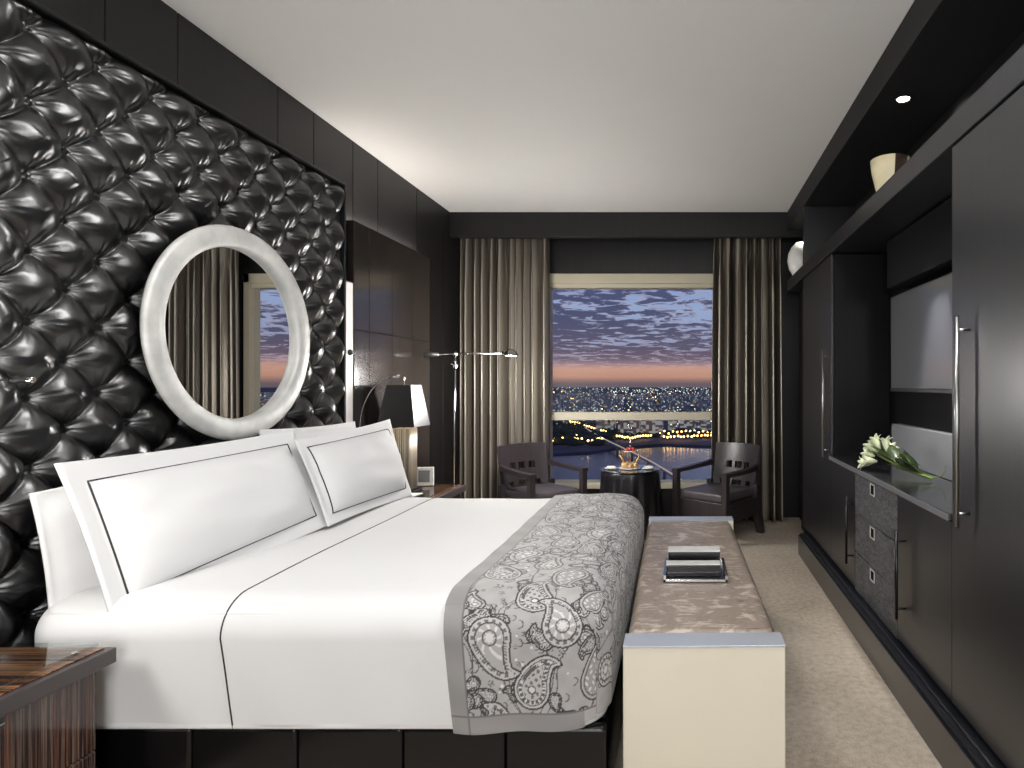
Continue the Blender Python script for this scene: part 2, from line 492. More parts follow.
# ------------------------------------------------------------------ headboard
def headboard():
    root = empty('headboard', (-2.40, 3.05, 0), 'tall black leather headboard with deep diamond tufting behind the bed', 'headboard')
    y0, y1, z0, z1 = 2.015, 4.118, 0.06, 2.86
    ny, nz = 420, 560
    Y, Z = np.meshgrid(np.linspace(y0, y1, ny), np.linspace(z0, z1, nz), indexing='ij')
    wy = Y+0.006*np.sin(Z*9.1+Y*3)+0.004*np.sin(Z*23+Y*17); wz = Z+0.006*np.sin(Y*8.3+Z*2)+0.004*np.sin(Y*21-Z*13)
    a = (wy-2.16)/0.254; b = (wz-1.46)/0.264
    u = a+b; v = a-b
    fu = u-np.floor(u); fv = v-np.floor(v)
    su = np.sin(PI*fu); sv = np.sin(PI*fv)
    h = 0.030*(su*sv)**0.70+0.034*(su+sv)/2
    ru = np.round(u); rv = np.round(v)
    by = (ru+rv)/2*0.254+2.16; bz = (ru-rv)/2*0.264+1.46
    dy, dz = wy-by, wz-bz
    r = np.hypot(dy, dz); th = np.arctan2(dz, dy)
    key = np.sin(ru*12.9898+rv*78.233)*43758.5453; key = key-np.floor(key)
    h = h-0.016*np.exp(-(r/0.030)**2)
    wr = 0.0058*np.cos(13*th+key*20+1.5*np.sin(3*th+key*9))*np.exp(-(r/0.065)**2)*np.clip(r/0.02, 0, 1)*(0.65+0.35*np.sin(th))
    wr += 0.0022*np.cos(23*th+key*50)*np.exp(-(r/0.04)**2)*np.clip(r/0.02, 0, 1)
    # a round covered button at the bottom of every dimple
    btn = 0.012*np.sqrt(np.clip(1-(r/0.014)**2, 0, 1))
    # folded seams between the buttons
    fold = -0.004*(np.exp(-(np.minimum(fu, 1-fu)/0.03)**2)*sv+np.exp(-(np.minimum(fv, 1-fv)/0.03)**2)*su)
    lump = 0.004*np.sin(Y*31+key*3)*np.sin(Z*27)+0.003*np.sin(Y*13.7+Z*19.1)
    e = np.minimum(np.minimum(Y-y0, y1-Y), np.minimum(Z-z0, z1-Z))
    k = np.clip(e/0.07, 0, 1); k = np.sqrt(1-(1-k)**2)
    X = -2.375+ (h+wr+fold+lump*su*sv+btn)*k+0.012*k
    V = np.stack([X+2.40, Y-3.05, Z], -1).reshape(-1, 3)
    mesh_np('tufted_panel', V, grid_faces(ny, nz), M['leather'], root)
    mb = MB(); mb.box(-.0495, .022, y0-.012-3.05, y1+.006-3.05, 0.02, z1+.012, .006)
    mb.build('backing_board', M['leather_bed'], root)
    mb = MB(); a0, a1 = y0-.016-3.05, y1+.010-3.05
    mb.box(-.0495, .078, a0, a0+.020, .02, z1+.016, .006); mb.box(-.0495, .078, a1-.018, a1, .02, z1+.016, .006)
    mb.box(-.0495, .078, a0, a1, z1-.004, z1+.016, .006)
    mb.build('border_frame', M['border'], root)
    return root
headboard()

def round_mirror():
    c = Vector((-2.288, 3.028, 1.752))
    root = empty('round_mirror', c, 'round mirror in wide pale silver frame hung on tufted leather headboard', 'mirror')
    ry, rz = 0.553, 0.533
    prof = [(0.80, 0.012), (0.802, 0.046), (0.81, 0.056), (0.822, 0.063), (0.83, 0.066), (0.90, 0.069), (0.97, 0.066), (0.99, 0.060), (1.0, 0.048), (0.992, 0.038), (0.94, 0.030), (0.92, 0.002), (0.80, 0.002)]
    n = 128; V = []; F = []
    for k in range(n):
        t = 2*PI*k/n
        for s, x in prof: V.append((x, ry*s*math.cos(t), rz*s*math.sin(t)))
    m = len(prof)
    for k in range(n):
        for j in range(m):
            F.append((k*m+j, k*m+(j+1) % m, ((k+1) % n)*m+(j+1) % m, ((k+1) % n)*m+j))
    mesh_np('frame', V, F, M['silver'], root)
    V = [(0.03, ry*.806*math.cos(2*PI*k/n), rz*.806*math.sin(2*PI*k/n)) for k in range(n)]
    V += [(0.01, v[1], v[2]) for v in V]
    F = [tuple(range(n))]+[tuple(range(2*n-1, n-1, -1))]+[(k, (k+1) % n, n+(k+1) % n, n+k) for k in range(n)]
    g = mesh_np('mirror_glass', V, F, M['mirror'], root, smooth=False)
    g['label'] = 'clear mirror glass'
    return root
round_mirror()

# ------------------------------------------------------------------ bed
BX0, BX1, BY0, BY1, BZ0, BZ1 = -2.25, -0.272, 2.00, 3.965, 0.35, 0.77
def bed():
    root = empty('bed', ((BX0+BX1)/2, (BY0+BY1)/2, 0), 'large double bed on a black leather upholstered base under white linen', 'bed')
    T = Matrix.Translation((-(BX0+BX1)/2, -(BY0+BY1)/2, 0))
    mb = MB(); mb.box(BX0+.03, BX1-.03, BY0+.06, BY1-.03, .05, .335, .01)
    mb.build('base', M['leather_bed'], root, T)
    xs = [-2.24, -1.98, -1.655, -1.30, -.945, -.60, -.262]
    mb = MB()
    for a, b in zip(xs, xs[1:]): mb.box(a, b, BY0+.012, BY0+.09, .045, .347, .016, 4)
    mb.build('side_rail', M['leather_bed'], root, T, smooth=True)
    mb = MB()
    ys = [BY0+.03, 2.5, 3.0, 3.5, BY1]
    for a, b in zip(ys, ys[1:]): mb.box(BX1-.07, BX1+.010, a, b, .045, .347, .016, 4)
    mb.build('foot_rail', M['leather_bed'], root, T, smooth=True)
    for x in (BX0+.1, BX1-.1):
        for y in (BY0+.12, BY1-.1):
            MB().lathe([(.025, 0), (.03, .055)], 16, c=(x, y, 0)).build('leg', M['dark_steel'], root, T)
    return root
bed()

def rblock(p, x0, x1, y0, y1, z0, z1, r, rt=None):
    """rounds a raw point on a box surface (top and upright edges)"""
    q = np.array(p, float)
    c = np.empty_like(q)
    c[:, 0] = np.clip(q[:, 0], x0+r, x1-r); c[:, 1] = np.clip(q[:, 1], y0+r, y1-r); c[:, 2] = np.minimum(q[:, 2], z1-r)
    d = q-c; L = np.linalg.norm(d, axis=1, keepdims=True)
    out = np.where(L > 1e-6, c+d/np.maximum(L, 1e-6)*np.minimum(L, r), q)
    return out

def wrinkle(P):
    x, y, z = P[:, 0], P[:, 1], P[:, 2]
    w = 0.004*np.sin(3.1*x+2.3*y)+0.003*np.sin(5.3*x-4.1*y+1)+0.002*np.sin(11*x+3*y+4*z)
    side = np.clip((BZ1-.06-z)/.2, 0, 1)
    w = w+side*(0.006*np.sin(9*x+1.5*np.sin(4*z))+0.003*np.sin(19*x+5*z))
    return w

RAD = 0.13
def duvet():
    bm = bmesh.new()
    bmesh.ops.create_cube(bm, size=1)
    bmesh.ops.subdivide_edges(bm, edges=bm.edges[:], cuts=90, use_grid_fill=True)
    me = bpy.data.meshes.new('duvet'); bm.to_mesh(me); bm.free()
    n = len(me.vertices); co = np.empty(n*3); me.vertices.foreach_get('co', co); co = co.reshape(-1, 3)
    P = np.stack([BX0+(co[:, 0]+.5)*(BX1-BX0), BY0+(co[:, 1]+.5)*(BY1-BY0), BZ0+(co[:, 2]+.5)*(BZ1-BZ0)], -1)
    Q = rblock(P, BX0, BX1, BY0, BY1, BZ0, BZ1, RAD)
    top = (Q[:, 2] > BZ0+.01)
    w = wrinkle(Q)*top
    Q[:, 2] += np.where(Q[:, 2] > BZ1-.05, w, 0)
    near = (Q[:, 2] <= BZ1-.05) & (Q[:, 1] < BY0+.1)
    Q[:, 1] += np.where(near, -w, 0)
    me.vertices.foreach_set('co', Q.reshape(-1)); me.update()
    me.polygons.foreach_set('use_smooth', [True]*len(me.polygons))
    me.materials.append(M['white'])
    o = link(bpy.data.objects.new('duvet', me))
    tag(o, 'smooth white duvet with thin black piping covering the whole bed', 'duvet')
    # thin black piping: across the bed and down the near side, bending towards the foot
    raw = []
    for t in np.linspace(0, 1, 120):
        s = t*(0.42+(BY1-.02-BY0))
        if s < .42: x, y, z = -1.505, BY0, BZ0+s
        else: x, y, z = -1.505, BY0+(s-.42), BZ1
        xx = x-0.045*min(1, s/.3)+0.0*y
        xx -= 0.06*max(0, (s-.5))/1.9
        raw.append((xx, y, z))
    P = rblock(np.array(raw), BX0, BX1, BY0, BY1, BZ0, BZ1, RAD)
    w = wrinkle(P)
    P[:, 2] += np.where(P[:, 2] > BZ1-.05, w, 0)+0.0
    nr = (P[:, 2] <= BZ1-.05) & (P[:, 1] < BY0+.1)
    P[:, 1] += np.where(nr, -w, 0)
    pp = MB().tube([tuple(p) for p in P], 0.0028, 8).build('piping', M['black_trim'], o)
    pp['label'] = 'thin black piping'
    return o
duvet()

# ------------------------------------------------------------------ paisley throw
def paisley_field(A, B):
    """A, B in metres over the cloth; returns grey value"""
    g = np.full(A.shape, 0.43)
    g += 0.03*np.sin(A*70+np.sin(B*30))*np.sin(B*64)
    def motif(ca, cb, R, ang, flip, style):
        nonlocal g
        m = (np.abs(A-ca) < R*4.2) & (np.abs(B-cb) < R*4.2)
        if not m.any(): return
        x = A[m]-ca; y = B[m]-cb
        c, s = math.cos(ang), math.sin(ang)
        px = (c*x+s*y)*flip/R; py = (-s*x+c*y)/R
        sd = np.full(px.shape, 1e3); arc = np.zeros(px.shape)
        for t in np.linspace(0, 1, 26):
            cx = 0.9*t*t*1.05; cy = 2.55*t-0.75*t**4
            if t > .8: cx += (t-.8)*1.6
            rad = (1-t)**0.75+0.02
            d = np.hypot(px-cx, py-cy)-rad
            k = d < sd; sd = np.where(k, d, sd); arc = np.where(k, t, arc)
        th = np.arctan2(py, px); rr = np.hypot(px, py)
        G = g[m]
        def put(mask, val):
            nonlocal G
            G = np.where(mask, val, G)
        lw = 0.0026/R
        put(sd < lw*2.2, 0.05)
        put(sd < -lw*0.2, 0.55)
        if style == 0:
            put(np.abs(sd+.16) < lw*.7, 0.06)
            put(sd < -.22, 0.11)
            put((sd < -.22) & (sd > -.40) & (np.sin(th*16+arc*40) > .35), 0.66)
            put(sd < -.44, 0.52)
            put((sd < -.5) & (np.sin(px*13)*np.sin(py*13) > .35), 0.16)
            put(rr < .26, 0.09); put(rr < .17, 0.70)
        elif style == 1:
            put((sd < -.10) & (sd > -.26) & (np.sin(arc*60+th*14) > 0), 0.16)
            put(np.abs(sd+.30) < lw, 0.08)
            put(sd < -.36, 0.44)
            put((sd < -.40) & (np.abs(np.sin(th*4+rr*3)) > .88), 0.72)
            put((rr > .3) & (rr < .38), 0.12)
            put(rr < .2, 0.72)
        else:
            put(sd < -.08, 0.36)
            put((np.sin(px*10+2*np.sin(py*5))*np.sin(py*10) > .45) & (sd < -.2), 0.70)
            put(np.abs(sd+.2) < lw*.8, 0.07)
        g[m] = G
    r = random.Random(21)
    rows = [( -.02, 0), (.16, 1), (.34, 0), (.50, 1), (.66, 0), (.80, 1)]
    # small filler first, so the large motifs lie over it
    for _ in range(1500):
        ca = r.uniform(-.05, .85); cb = r.uniform(-.1, 2.95)
        R = r.uniform(.006, .013)
        m = (np.abs(A-ca) < R*3) & (np.abs(B-cb) < R*3)
        if not m.any(): continue
        x = A[m]-ca; y = B[m]-cb; rr = np.hypot(x, y); th = np.arctan2(y, x)
        G = g[m]; q = r.random()
        if q < .45:
            pet = R*(0.65+.35*np.cos(5*th+q*20))
            G = np.where((rr < pet+.0015) & (rr > pet-.0022), .12, G); G = np.where(rr < R*.22, .12, G)
        elif q < .8:
            G = np.where((np.abs(rr-R*1.6) < .0018) & (th > -1.8) & (th < 1.6), .09, G)
            G = np.where(np.hypot(x-R*1.2, y-R*.9) < R*.4, .12, G)
        else:
            G = np.where(rr < R*.55, .75, G)
        g[m] = G
    # thin winding vines under the motifs
    for base, f, ph in ((.06, 7, 0), (.22, 6, 2), (.37, 8, 4), (.52, 6, 1), (.68, 7, 3), (.80, 6, 5)):
        for amp, off in ((.05, 0), (.035, .012)):
            d = np.abs(A-base-off-amp*np.sin(B*f*1.6+ph)-.015*np.sin(B*f*4+ph))
            g = np.where(d < .0019, .09, g)
    for _ in range(210):
        motif(r.uniform(-.03, .85), r.uniform(-.1, 2.95), r.uniform(.013, .022), r.uniform(0, 2*PI), r.choice((1, -1)), r.choice((0, 2, 2)))
    for _ in range(170):
        motif(r.uniform(-.03, .85), r.uniform(-.1, 2.95), r.uniform(.024, .036), r.uniform(0, 2*PI), r.choice((1, -1)), r.choice((0, 1, 0)))
    cb = -0.02; i = 0
    while cb < 3.0:
        for ca, o, R in ((.145, 0, .062), (.285, .16, .056), (.40, .02, .060), (.535, .17, .058), (.68, .02, .058), (.80, .16, .05)):
            up = (i % 4 != 2)
            motif(ca+r.uniform(-.015, .015), cb+o+r.uniform(-.02, .02), R*r.uniform(.9, 1.1), r.uniform(-.4, .4)+(0 if up else PI), 1 if i % 2 else -1, (1, 0, 1, 2, 0, 1)[(i+int(cb*3)) % 6])
            i += 1
        cb += .335
    return g

def throw():
    DN, DF = 0.425, 0.36
    lenA = 0.545+0.40; lenB = DN+(BY1-BY0)+DF
    st = 0.0031
    na, nb = int(lenA/st)+1, int(lenB/st)+1
    A, B = np.meshgrid(np.linspace(0, lenA, na), np.linspace(0, lenB, nb), indexing='ij')
    x1 = BX1+.010; y0 = BY0-.012; y1 = BY1+.010; zt = BZ1+.012
    ax0 = x1-.545
    da = np.clip(A-.545, 0, None); db0 = np.clip(DN-B, 0, None); db1 = np.clip(B-(DN+BY1-BY0), 0, None)
    X = np.minimum(ax0+A, x1)
    # the inner hem leans a little, as a cloth laid by hand
    X = X-(B/lenB-.25)*0.035*(1-A/.545).clip(0, 1)
    X = X+0.045*(db0/DN)*(1-A/.545).clip(0, 1)
    Yv = np.clip(y0+(B-DN), y0, y1)
    Z = zt-np.maximum(da, np.maximum(db0, db1))
    P = rblock(np.stack([X, Yv, Z], -1).reshape(-1, 3), BX0, x1, y0, y1, 0, zt, RAD)
    w = wrinkle(P).reshape(na, nb)
    P = P.reshape(na, nb, 3)
    P[..., 2] += np.where((P[..., 2] > zt-.05), w, 0)
    P[..., 1] -= np.where((P[..., 2] <= zt-.05) & (P[..., 1] < BY0+.1), w, 0)
    # small soft folds of the hanging end
    hang = np.clip(db0/DN, 0, 1)
    P[..., 1] -= hang*(0.008+0.006*np.sin(A*22))
    P[..., 2] += 0.0025*np.sin(A*27+B*9)*np.sin(B*13)*(da == 0)*(db0 == 0)
    cm = 0.5*(A[:-1, :-1]+A[1:, 1:]); cbm = 0.5*(B[:-1, :-1]+B[1:, 1:])
    mask = ~((cm > .545) & ((cbm < DN) | (cbm > DN+BY1-BY0)))
    mask &= ~((cbm < DN) & (cm > .472))
    # corner fold: a shorter flap that wraps the bed corner
    flap = (cbm < DN) & (cm > .472) & (cm < .5465) & (cbm > .02)
    mask |= flap
    g = paisley_field(A, B)
    bor = (A < .062) | (B < .055)
    weave = 0.30+0.025*np.sin(A*900)*np.sin(B*700)+.02*np.sin(B*37+A*11)
    g = np.where(bor, weave, g)
    g = np.where((np.abs(A-.064) < .003) | (np.abs(B-.058) < .003), 0.17, g)
    g = np.where((A > .472) & (B < .055), .45, g)
    V = P.reshape(-1, 3)
    o = mesh_np('bed_throw', V, grid_faces(na, nb, mask), M['paisley'])
    att = o.data.color_attributes.new('weave', 'FLOAT_COLOR', 'POINT')
    c = np.ones((na*nb, 4)); gg = g.reshape(-1)
    c[:, 0] = gg*1.0; c[:, 1] = gg*0.965; c[:, 2] = gg*0.955
    att.data.foreach_set('color', c.reshape(-1))
    bm = bmesh.new(); bm.from_mesh(o.data)
    bmesh.ops.delete(bm, geom=[v for v in bm.verts if not v.link_faces], context='VERTS')
    bmesh.ops.recalc_face_normals(bm, faces=bm.faces[:]); bm.to_mesh(o.data); bm.free()
    sm = o.modifiers.new('thick', 'SOLIDIFY'); sm.thickness = 0.007; sm.offset = 1
    tag(o, 'grey and black paisley throw with plain grey border across the foot of the bed', 'throw')
    return o
throw()

# ------------------------------------------------------------------ pillows
def pillow(label, BL, BR, TR, TL, front, back, piping=True, flange=0.05, seed=0, dip=0.012):
    BL, BR, TR, TL = map(lambda p: np.array(p, float), (BL, BR, TR, TL))
    r = np.random.default_rng(seed)
    c = (BL+BR+TR+TL)/4
    root = empty('pillow', c, label, 'pillow', group=None)
    n = 61
    W = np.linalg.norm((BR+TR-BL-TL)/2); Hh = np.linalg.norm((TL+TR-BL-BR)/2)
    s = np.linspace(0, 1, n); U, Vv = np.meshgrid(s, s, indexing='ij')
    P0 = ((1-U)*(1-Vv))[..., None]*BL+(U*(1-Vv))[..., None]*BR+(U*Vv)[..., None]*TR+((1-U)*Vv)[..., None]*TL
    up = (TL+TR-BL-BR)/2; up /= np.linalg.norm(up); ri = (BR+TR-BL-TL)/2; ri /= np.linalg.norm(ri)
    nm = np.cross(up, ri)
    if nm[0] < 0: nm = -nm
    fu, fv = flange/W, flange/Hh
    a = np.clip((U-fu)/(1-2*fu), 0, 1)*2-1; b = np.clip((Vv-fv)/(1-2*fv), 0, 1)*2-1
    puff = ((1-np.abs(a)**2.6)*(1-np.abs(b)**2.4)).clip(0)**0.55
    puff *= 1+0.05*np.sin(5*a+seed)*np.cos(4*b)+.03*np.sin(9*b+3*a)
    # edges pulled in between the corners
    pin = dip*((1-(2*U-1)**2)*(np.abs(2*Vv-1)**4)*np.sign(.5-Vv))[..., None]*up + dip*((1-(2*Vv-1)**2)*(np.abs(2*U-1)**4)*np.sign(.5-U))[..., None]*ri
    P0 = P0+pin
    e = 0.004
    Fp = P0+nm*(front*puff+e)[..., None]; Bp = P0-nm*(back*puff+e)[..., None]
    wr = 0.003*np.sin(14*a*b+3*a+seed)*puff
    Fp = Fp+nm*wr[..., None]
    V = np.concatenate([Fp.reshape(-1, 3), Bp.reshape(-1, 3)])-c
    F = grid_faces(n, n); k = n*n
    F2 = [tuple(k+i for i in f[::-1]) for f in F]
    ring = [i*n for i in range(n)]+[(n-1)*n+j for j in range(1, n)]+[i*n+n-1 for i in range(n-2, -1, -1)]+[j for j in range(n-2, 0, -1)]
    side = [(ring[q], ring[(q+1) % len(ring)], k+ring[(q+1) % len(ring)], k+ring[q]) for q in range(len(ring))]
    o = mesh_np('cover', V, F+F2+side, M['white'], root)
    bm = bmesh.new(); bm.from_mesh(o.data); bmesh.ops.recalc_face_normals(bm, faces=bm.faces[:]); bm.to_mesh(o.data); bm.free()
    for p in o.data.polygons: p.use_smooth = True
    if piping:
        i0, i1 = int(round(fu*(n-1))), int(round((1-fu)*(n-1))); j0, j1 = int(round(fv*(n-1))), int(round((1-fv)*(n-1)))
        idx = [(i, j0) for i in range(i0, i1)]+[(i1, j) for j in range(j0, j1)]+[(i, j1) for i in range(i1, i0, -1)]+[(i0, j) for j in range(j1, j0, -1)]
        pts = [tuple(Fp[i, j]-c+nm*0.0015) for i, j in idx]
        pp = MB().tube(pts, 0.0032, 8, closed=True).build('piping', M['black_trim'], root)
        pp['label'] = 'thin black piping'
    return root
pillow('white pillow leaning on the headboard below the mirror, behind the near piped pillow',
       (-2.17, 2.055, .65), (-2.10, 3.03, .775), (-2.19, 3.04, 1.225), (-2.27, 2.08, 1.12), .05, .02, False, .03, 1)
pillow('white pillow half hidden behind the far piped pillow, nearest the lamp',
       (-2.07, 3.06, .78), (-2.07, 3.93, .775), (-2.17, 3.95, 1.255), (-2.19, 3.09, 1.265), .05, .02, False, .03, 2)
pillow('large white pillow with black piping nearest the striped bedside table, its top below the mirror',
       (-1.93, 2.03, .665), (-1.80, 3.06, .785), (-2.01, 3.08, 1.265), (-2.12, 2.02, 1.232), .10, .05, True, .075, 3)
pillow('white pillow with black piping beside the bedside lamp',
       (-1.77, 2.985, .79), (-1.785, 3.94, .765), (-1.945, 3.96, 1.268), (-1.945, 2.99, 1.225), .10, .05, True, .06, 4)

# ------------------------------------------------------------------ bedside tables
def nightstand(y0, y1, label):
    xf, xb = -1.875, -2.315
    c = Vector(((xf+xb)/2, (y0+y1)/2, 0))
    root = empty('bedside_table', c, label, 'bedside table')
    T = Matrix.Translation(-c)
    mb = MB(); mb.box(xb, xf-.015, y0+.01, y1-.01, .06, .60, .003, 1)
    mb.build('body', M['macassar'], root, T)
    MB().box(xb+.03, xf-.05, y0+.04, y1-.04, 0, .06).build('plinth', M['dark_steel'], root, T)
    for z0, z1 in ((.065, .33), (.334, .598)):
        d = MB().box(xf-.015, xf, y0+.01, y1-.01, z0, z1, .003, 1).build('drawer', M['macassar'], root, T)
        ym = (y0+y1)/2; zz = z1-.022
        hb = MB(); hb.tube([(xf+.022, ym-.12, zz), (xf+.022, ym+.12, zz)], .006, 10)
        hb.tube([(xf-.002, ym-.09, zz), (xf+.022, ym-.09, zz)], .004, 8); hb.tube([(xf-.002, ym+.09, zz), (xf+.022, ym+.09, zz)], .004, 8)
        hb.build('handle', M['chrome'], d, T)['label'] = 'chrome bar handle'
    mb = MB(); mb.box(xb-.005, xf+.045, y0-.005, y1+.012, .603, .652, .004, 2)
    t = mb.build('top', M['table_rim'], root, T)
    MB().box(xb, xf+.02, y0+.02, y1-.004, .652, .657, .001, 1).build('top_veneer', M['macassar_top'], root, T)
    MB().box(xb+.01, xf+.005, y0+.03, y1-.006, .662, .673, .002, 1).build('glass_top', M['top_glass'], root, T)
    for x in (xb+.04, xf-.03):
        for y in (y0+.07, y1-.05): MB().lathe([(.008, .656), (.008, .6625)], 12, c=(x, y, 0)).build('glass_spacer', M['chrome'], root, T)
    return root
def mac_top():
    k = N('macassar_ebony_top')
    v = k.coord('Object', (0.3, 42, 1))
    f = k.noise(v, 1.0, 5, 0.65, 0.2)
    r = k.ramp(f, [(0.36, rgb(34, 26, 24)), (0.48, rgb(66, 46, 38)), (0.56, rgb(150, 106, 74)), (0.62, rgb(60, 42, 36)), (0.70, rgb(176, 130, 94))])
    k.l(r.outputs[0], k.b.inputs['Base Color']); k.setp(Roughness=0.2, Specular_IOR_Level=0.6)
    return k.m
M['macassar_top'] = mac_top()
nightstand(1.10, 1.925, 'striped dark wood bedside table in the near corner beside the pillows')
nightstand(4.15, 5.04, 'dark bedside table carrying the black shaded lamp beside the floor lamp')

# ------------------------------------------------------------------ bedside lamps
TZ = 0.673
def lamp(loc, label):
    root = empty('table_lamp', loc, label, 'lamp')
    MB().box(-.10, .10, -.10, .10, 0, .018, .003, 1).build('base', M['dark_steel'], root)
    mb = MB()
    mb.box(-.066, .066, -.066, .066, .018, .49, .002, 1)
    n = 9
    for k in range(n):
        o = -.059+.118*k/(n-1)
        for sx, sy, dx, dy in ((o, -.066, 1, 0), (o, .066, 1, 0), (-.066, o, 0, 1), (.066, o, 0, 1)):
            mb.tube([(sx, sy, .02), (sx, sy, .488)], .0065, 8)
    mb.build('column', M['column'], root)
    mb = MB(); mb.tube([(0, 0, .49), (0, 0, .86)], .006, 10); mb.ball((0, 0, .872), .011, 2, (1, 1, 1.3))
    mb.build('stem', M['chrome'], root)
    # square tapered shade, open above and below
    def fr(h, w): return [(w, w, h), (-w, w, h), (-w, -w, h), (w, -w, h)]
    V = fr(.505, .140)+fr(.820, .092)+fr(.820, .088)+fr(.505, .136)
    F = [(k, (k+1) % 4, 4+(k+1) % 4, 4+k) for k in range(4)]+[(4+k, 4+(k+1) % 4, 8+(k+1) % 4, 8+k) for k in range(4)]
    F += [(8+k, 8+(k+1) % 4, 12+(k+1) % 4, 12+k) for k in range(4)]+[(12+k, 12+(k+1) % 4, (k+1) % 4, k) for k in range(4)]
    sh = mesh_np('lamp_shade', V, F, M['shade'], root, smooth=False)
    sh['label'] = 'square tapered black shade'
    mb = MB()
    for a in (0, PI/2): mb.tube([(-.089*math.cos(a), -.089*math.sin(a), .817), (.089*math.cos(a), .089*math.sin(a), .817)], .0025, 6)
    mb.build('spider', M['chrome'], sh)
    mb = MB(); mb.lathe([(.012, .60), (.018, .62), (.028, .66), (.030, .69), (.022, .715), (.008, .73)], 20)
    mb.build('bulb', M['lamp_bulb'], root)
    return root
M['lamp_bulb'] = emis('warm_bulb', (1, 0.78, 0.5, 1), 30)
lamp((-2.145, 4.60, TZ), 'table lamp with square black shade and gilded ribbed column on the far bedside table')

# photo frame / clock, notepad on the far bedside table
def desk_clock():
    root = empty('desk_clock', (-2.105, 4.86, TZ), 'small silver framed desk clock on the far bedside table right of the lamp', 'clock', 0.25, None, 1.25)
    R = Matrix.Rotation(math.radians(-8), 4, 'X')
    mb = MB(); mb.box(-.058, .058, -.012, .012, .0, .022, .003); mb.box(-.058, .058, -.012, .012, .098, .12, .003)
    mb.box(-.058, -.034, -.012, .012, .02, .1, .003); mb.box(.034, .058, -.012, .012, .02, .1, .003)
    mb.build('frame', M['silver'], root, Matrix.Translation((0, 0, .002))@R)
    MB().box(-.036, .036, -.006, .008, .02, .1).build('face', M['tv_screen'], root, Matrix.Translation((0, 0, .002))@R)
    return root
desk_clock()
mb = MB(); mb.box(-.06, .06, -.085, .085, 0, .012, .002)
t = empty('notepad', (-1.99, 4.38, TZ), 'slim white notepad in black holder on the far bedside table below the clock', 'notepad', -.1)
mb.build('holder', M['tray'], t); MB().box(-.048, .048, -.072, .072, .012, .020, .001).build('paper_block', M['paper'], t)

# ------------------------------------------------------------------ gooseneck reading lights
def bez(pts, n=24):
    out = []; P = [Vector(p) for p in pts]
    for i in range(len(P)-1):
        p0 = P[max(i-1, 0)]; p1 = P[i]; p2 = P[i+1]; p3 = P[min(i+2, len(P)-1)]
        for k in range(n):
            t = k/n
            out.append(0.5*((2*p1)+(p2-p0)*t+(2*p0-5*p1+4*p2-p3)*t*t+(3*p1-p0-3*p2+p3)*t**3))
    out.append(P[-1]); return out
def reading_light(loc, pts, label):
    root = empty('reading_light', loc, label, 'reading light')
    mb = MB(); mb.lathe([(.026, -.01), (.026, .012), (.02, .018)], 20, Matrix.Rotation(PI/2, 4, 'Y'))
    mb.build('wall_plate', M['chrome'], root)
    MB().tube(bez(pts, 14), .0038, 8).build('gooseneck', M['chrome'], root)
    a = Vector(pts[-1]); d = (Vector(pts[-1])-Vector(pts[-2])).normalized()
    mb = MB(); mb.tube([a-d*.01, a, a+d*.012, a+d*.055, a+d*.06], [.006, .009, .0125, .0125, .009], 14)
    mb.build('lamp_head', M['chrome'], root)
    return root
reading_light((-2.290, 4.02, 1.06), [(.01, 0, 0), (.07, 0, .01), (.12, -.02, .10), (.145, -.02, .27), (.20, -.02, .39), (.265, -.02, .455), (.315, -.02, .482), (.335, -.02, .485)],
              'thin chrome gooseneck reading light arching over the far pillow before the lamp')
reading_light((-2.325, 1.97, 1.12), [(.01, 0, 0), (.04, -.02, .02), (.03, -.03, .2), (.03, -.01, .34), (.045, .02, .388), (.075, .03, .394), (.085, .032, .394)],
              'chrome reading light at the near edge of the headboard')

# ------------------------------------------------------------------ wall strip light at the headboard edge
t = empty('strip_light', (-2.40, 4.140, 0), 'pale vertical strip light between the headboard edge and dark panelling', 'wall light')
MB().box(-.05, .055, -.006, .090, .70, 2.22, .003).build('housing', M['steel'], t)
MB().box(.055, .068, -.003, .087, .71, 2.21, .003).build('diffuser', M['strip_glow'], t)
MB().lathe([(.02, 0), (.022, .012), (.012, .03)], 16, Matrix.Translation((.062, .042, 1.72))@Matrix.Rotation(PI/2, 4, 'Y')).build('switch', M['tv_body'], t)

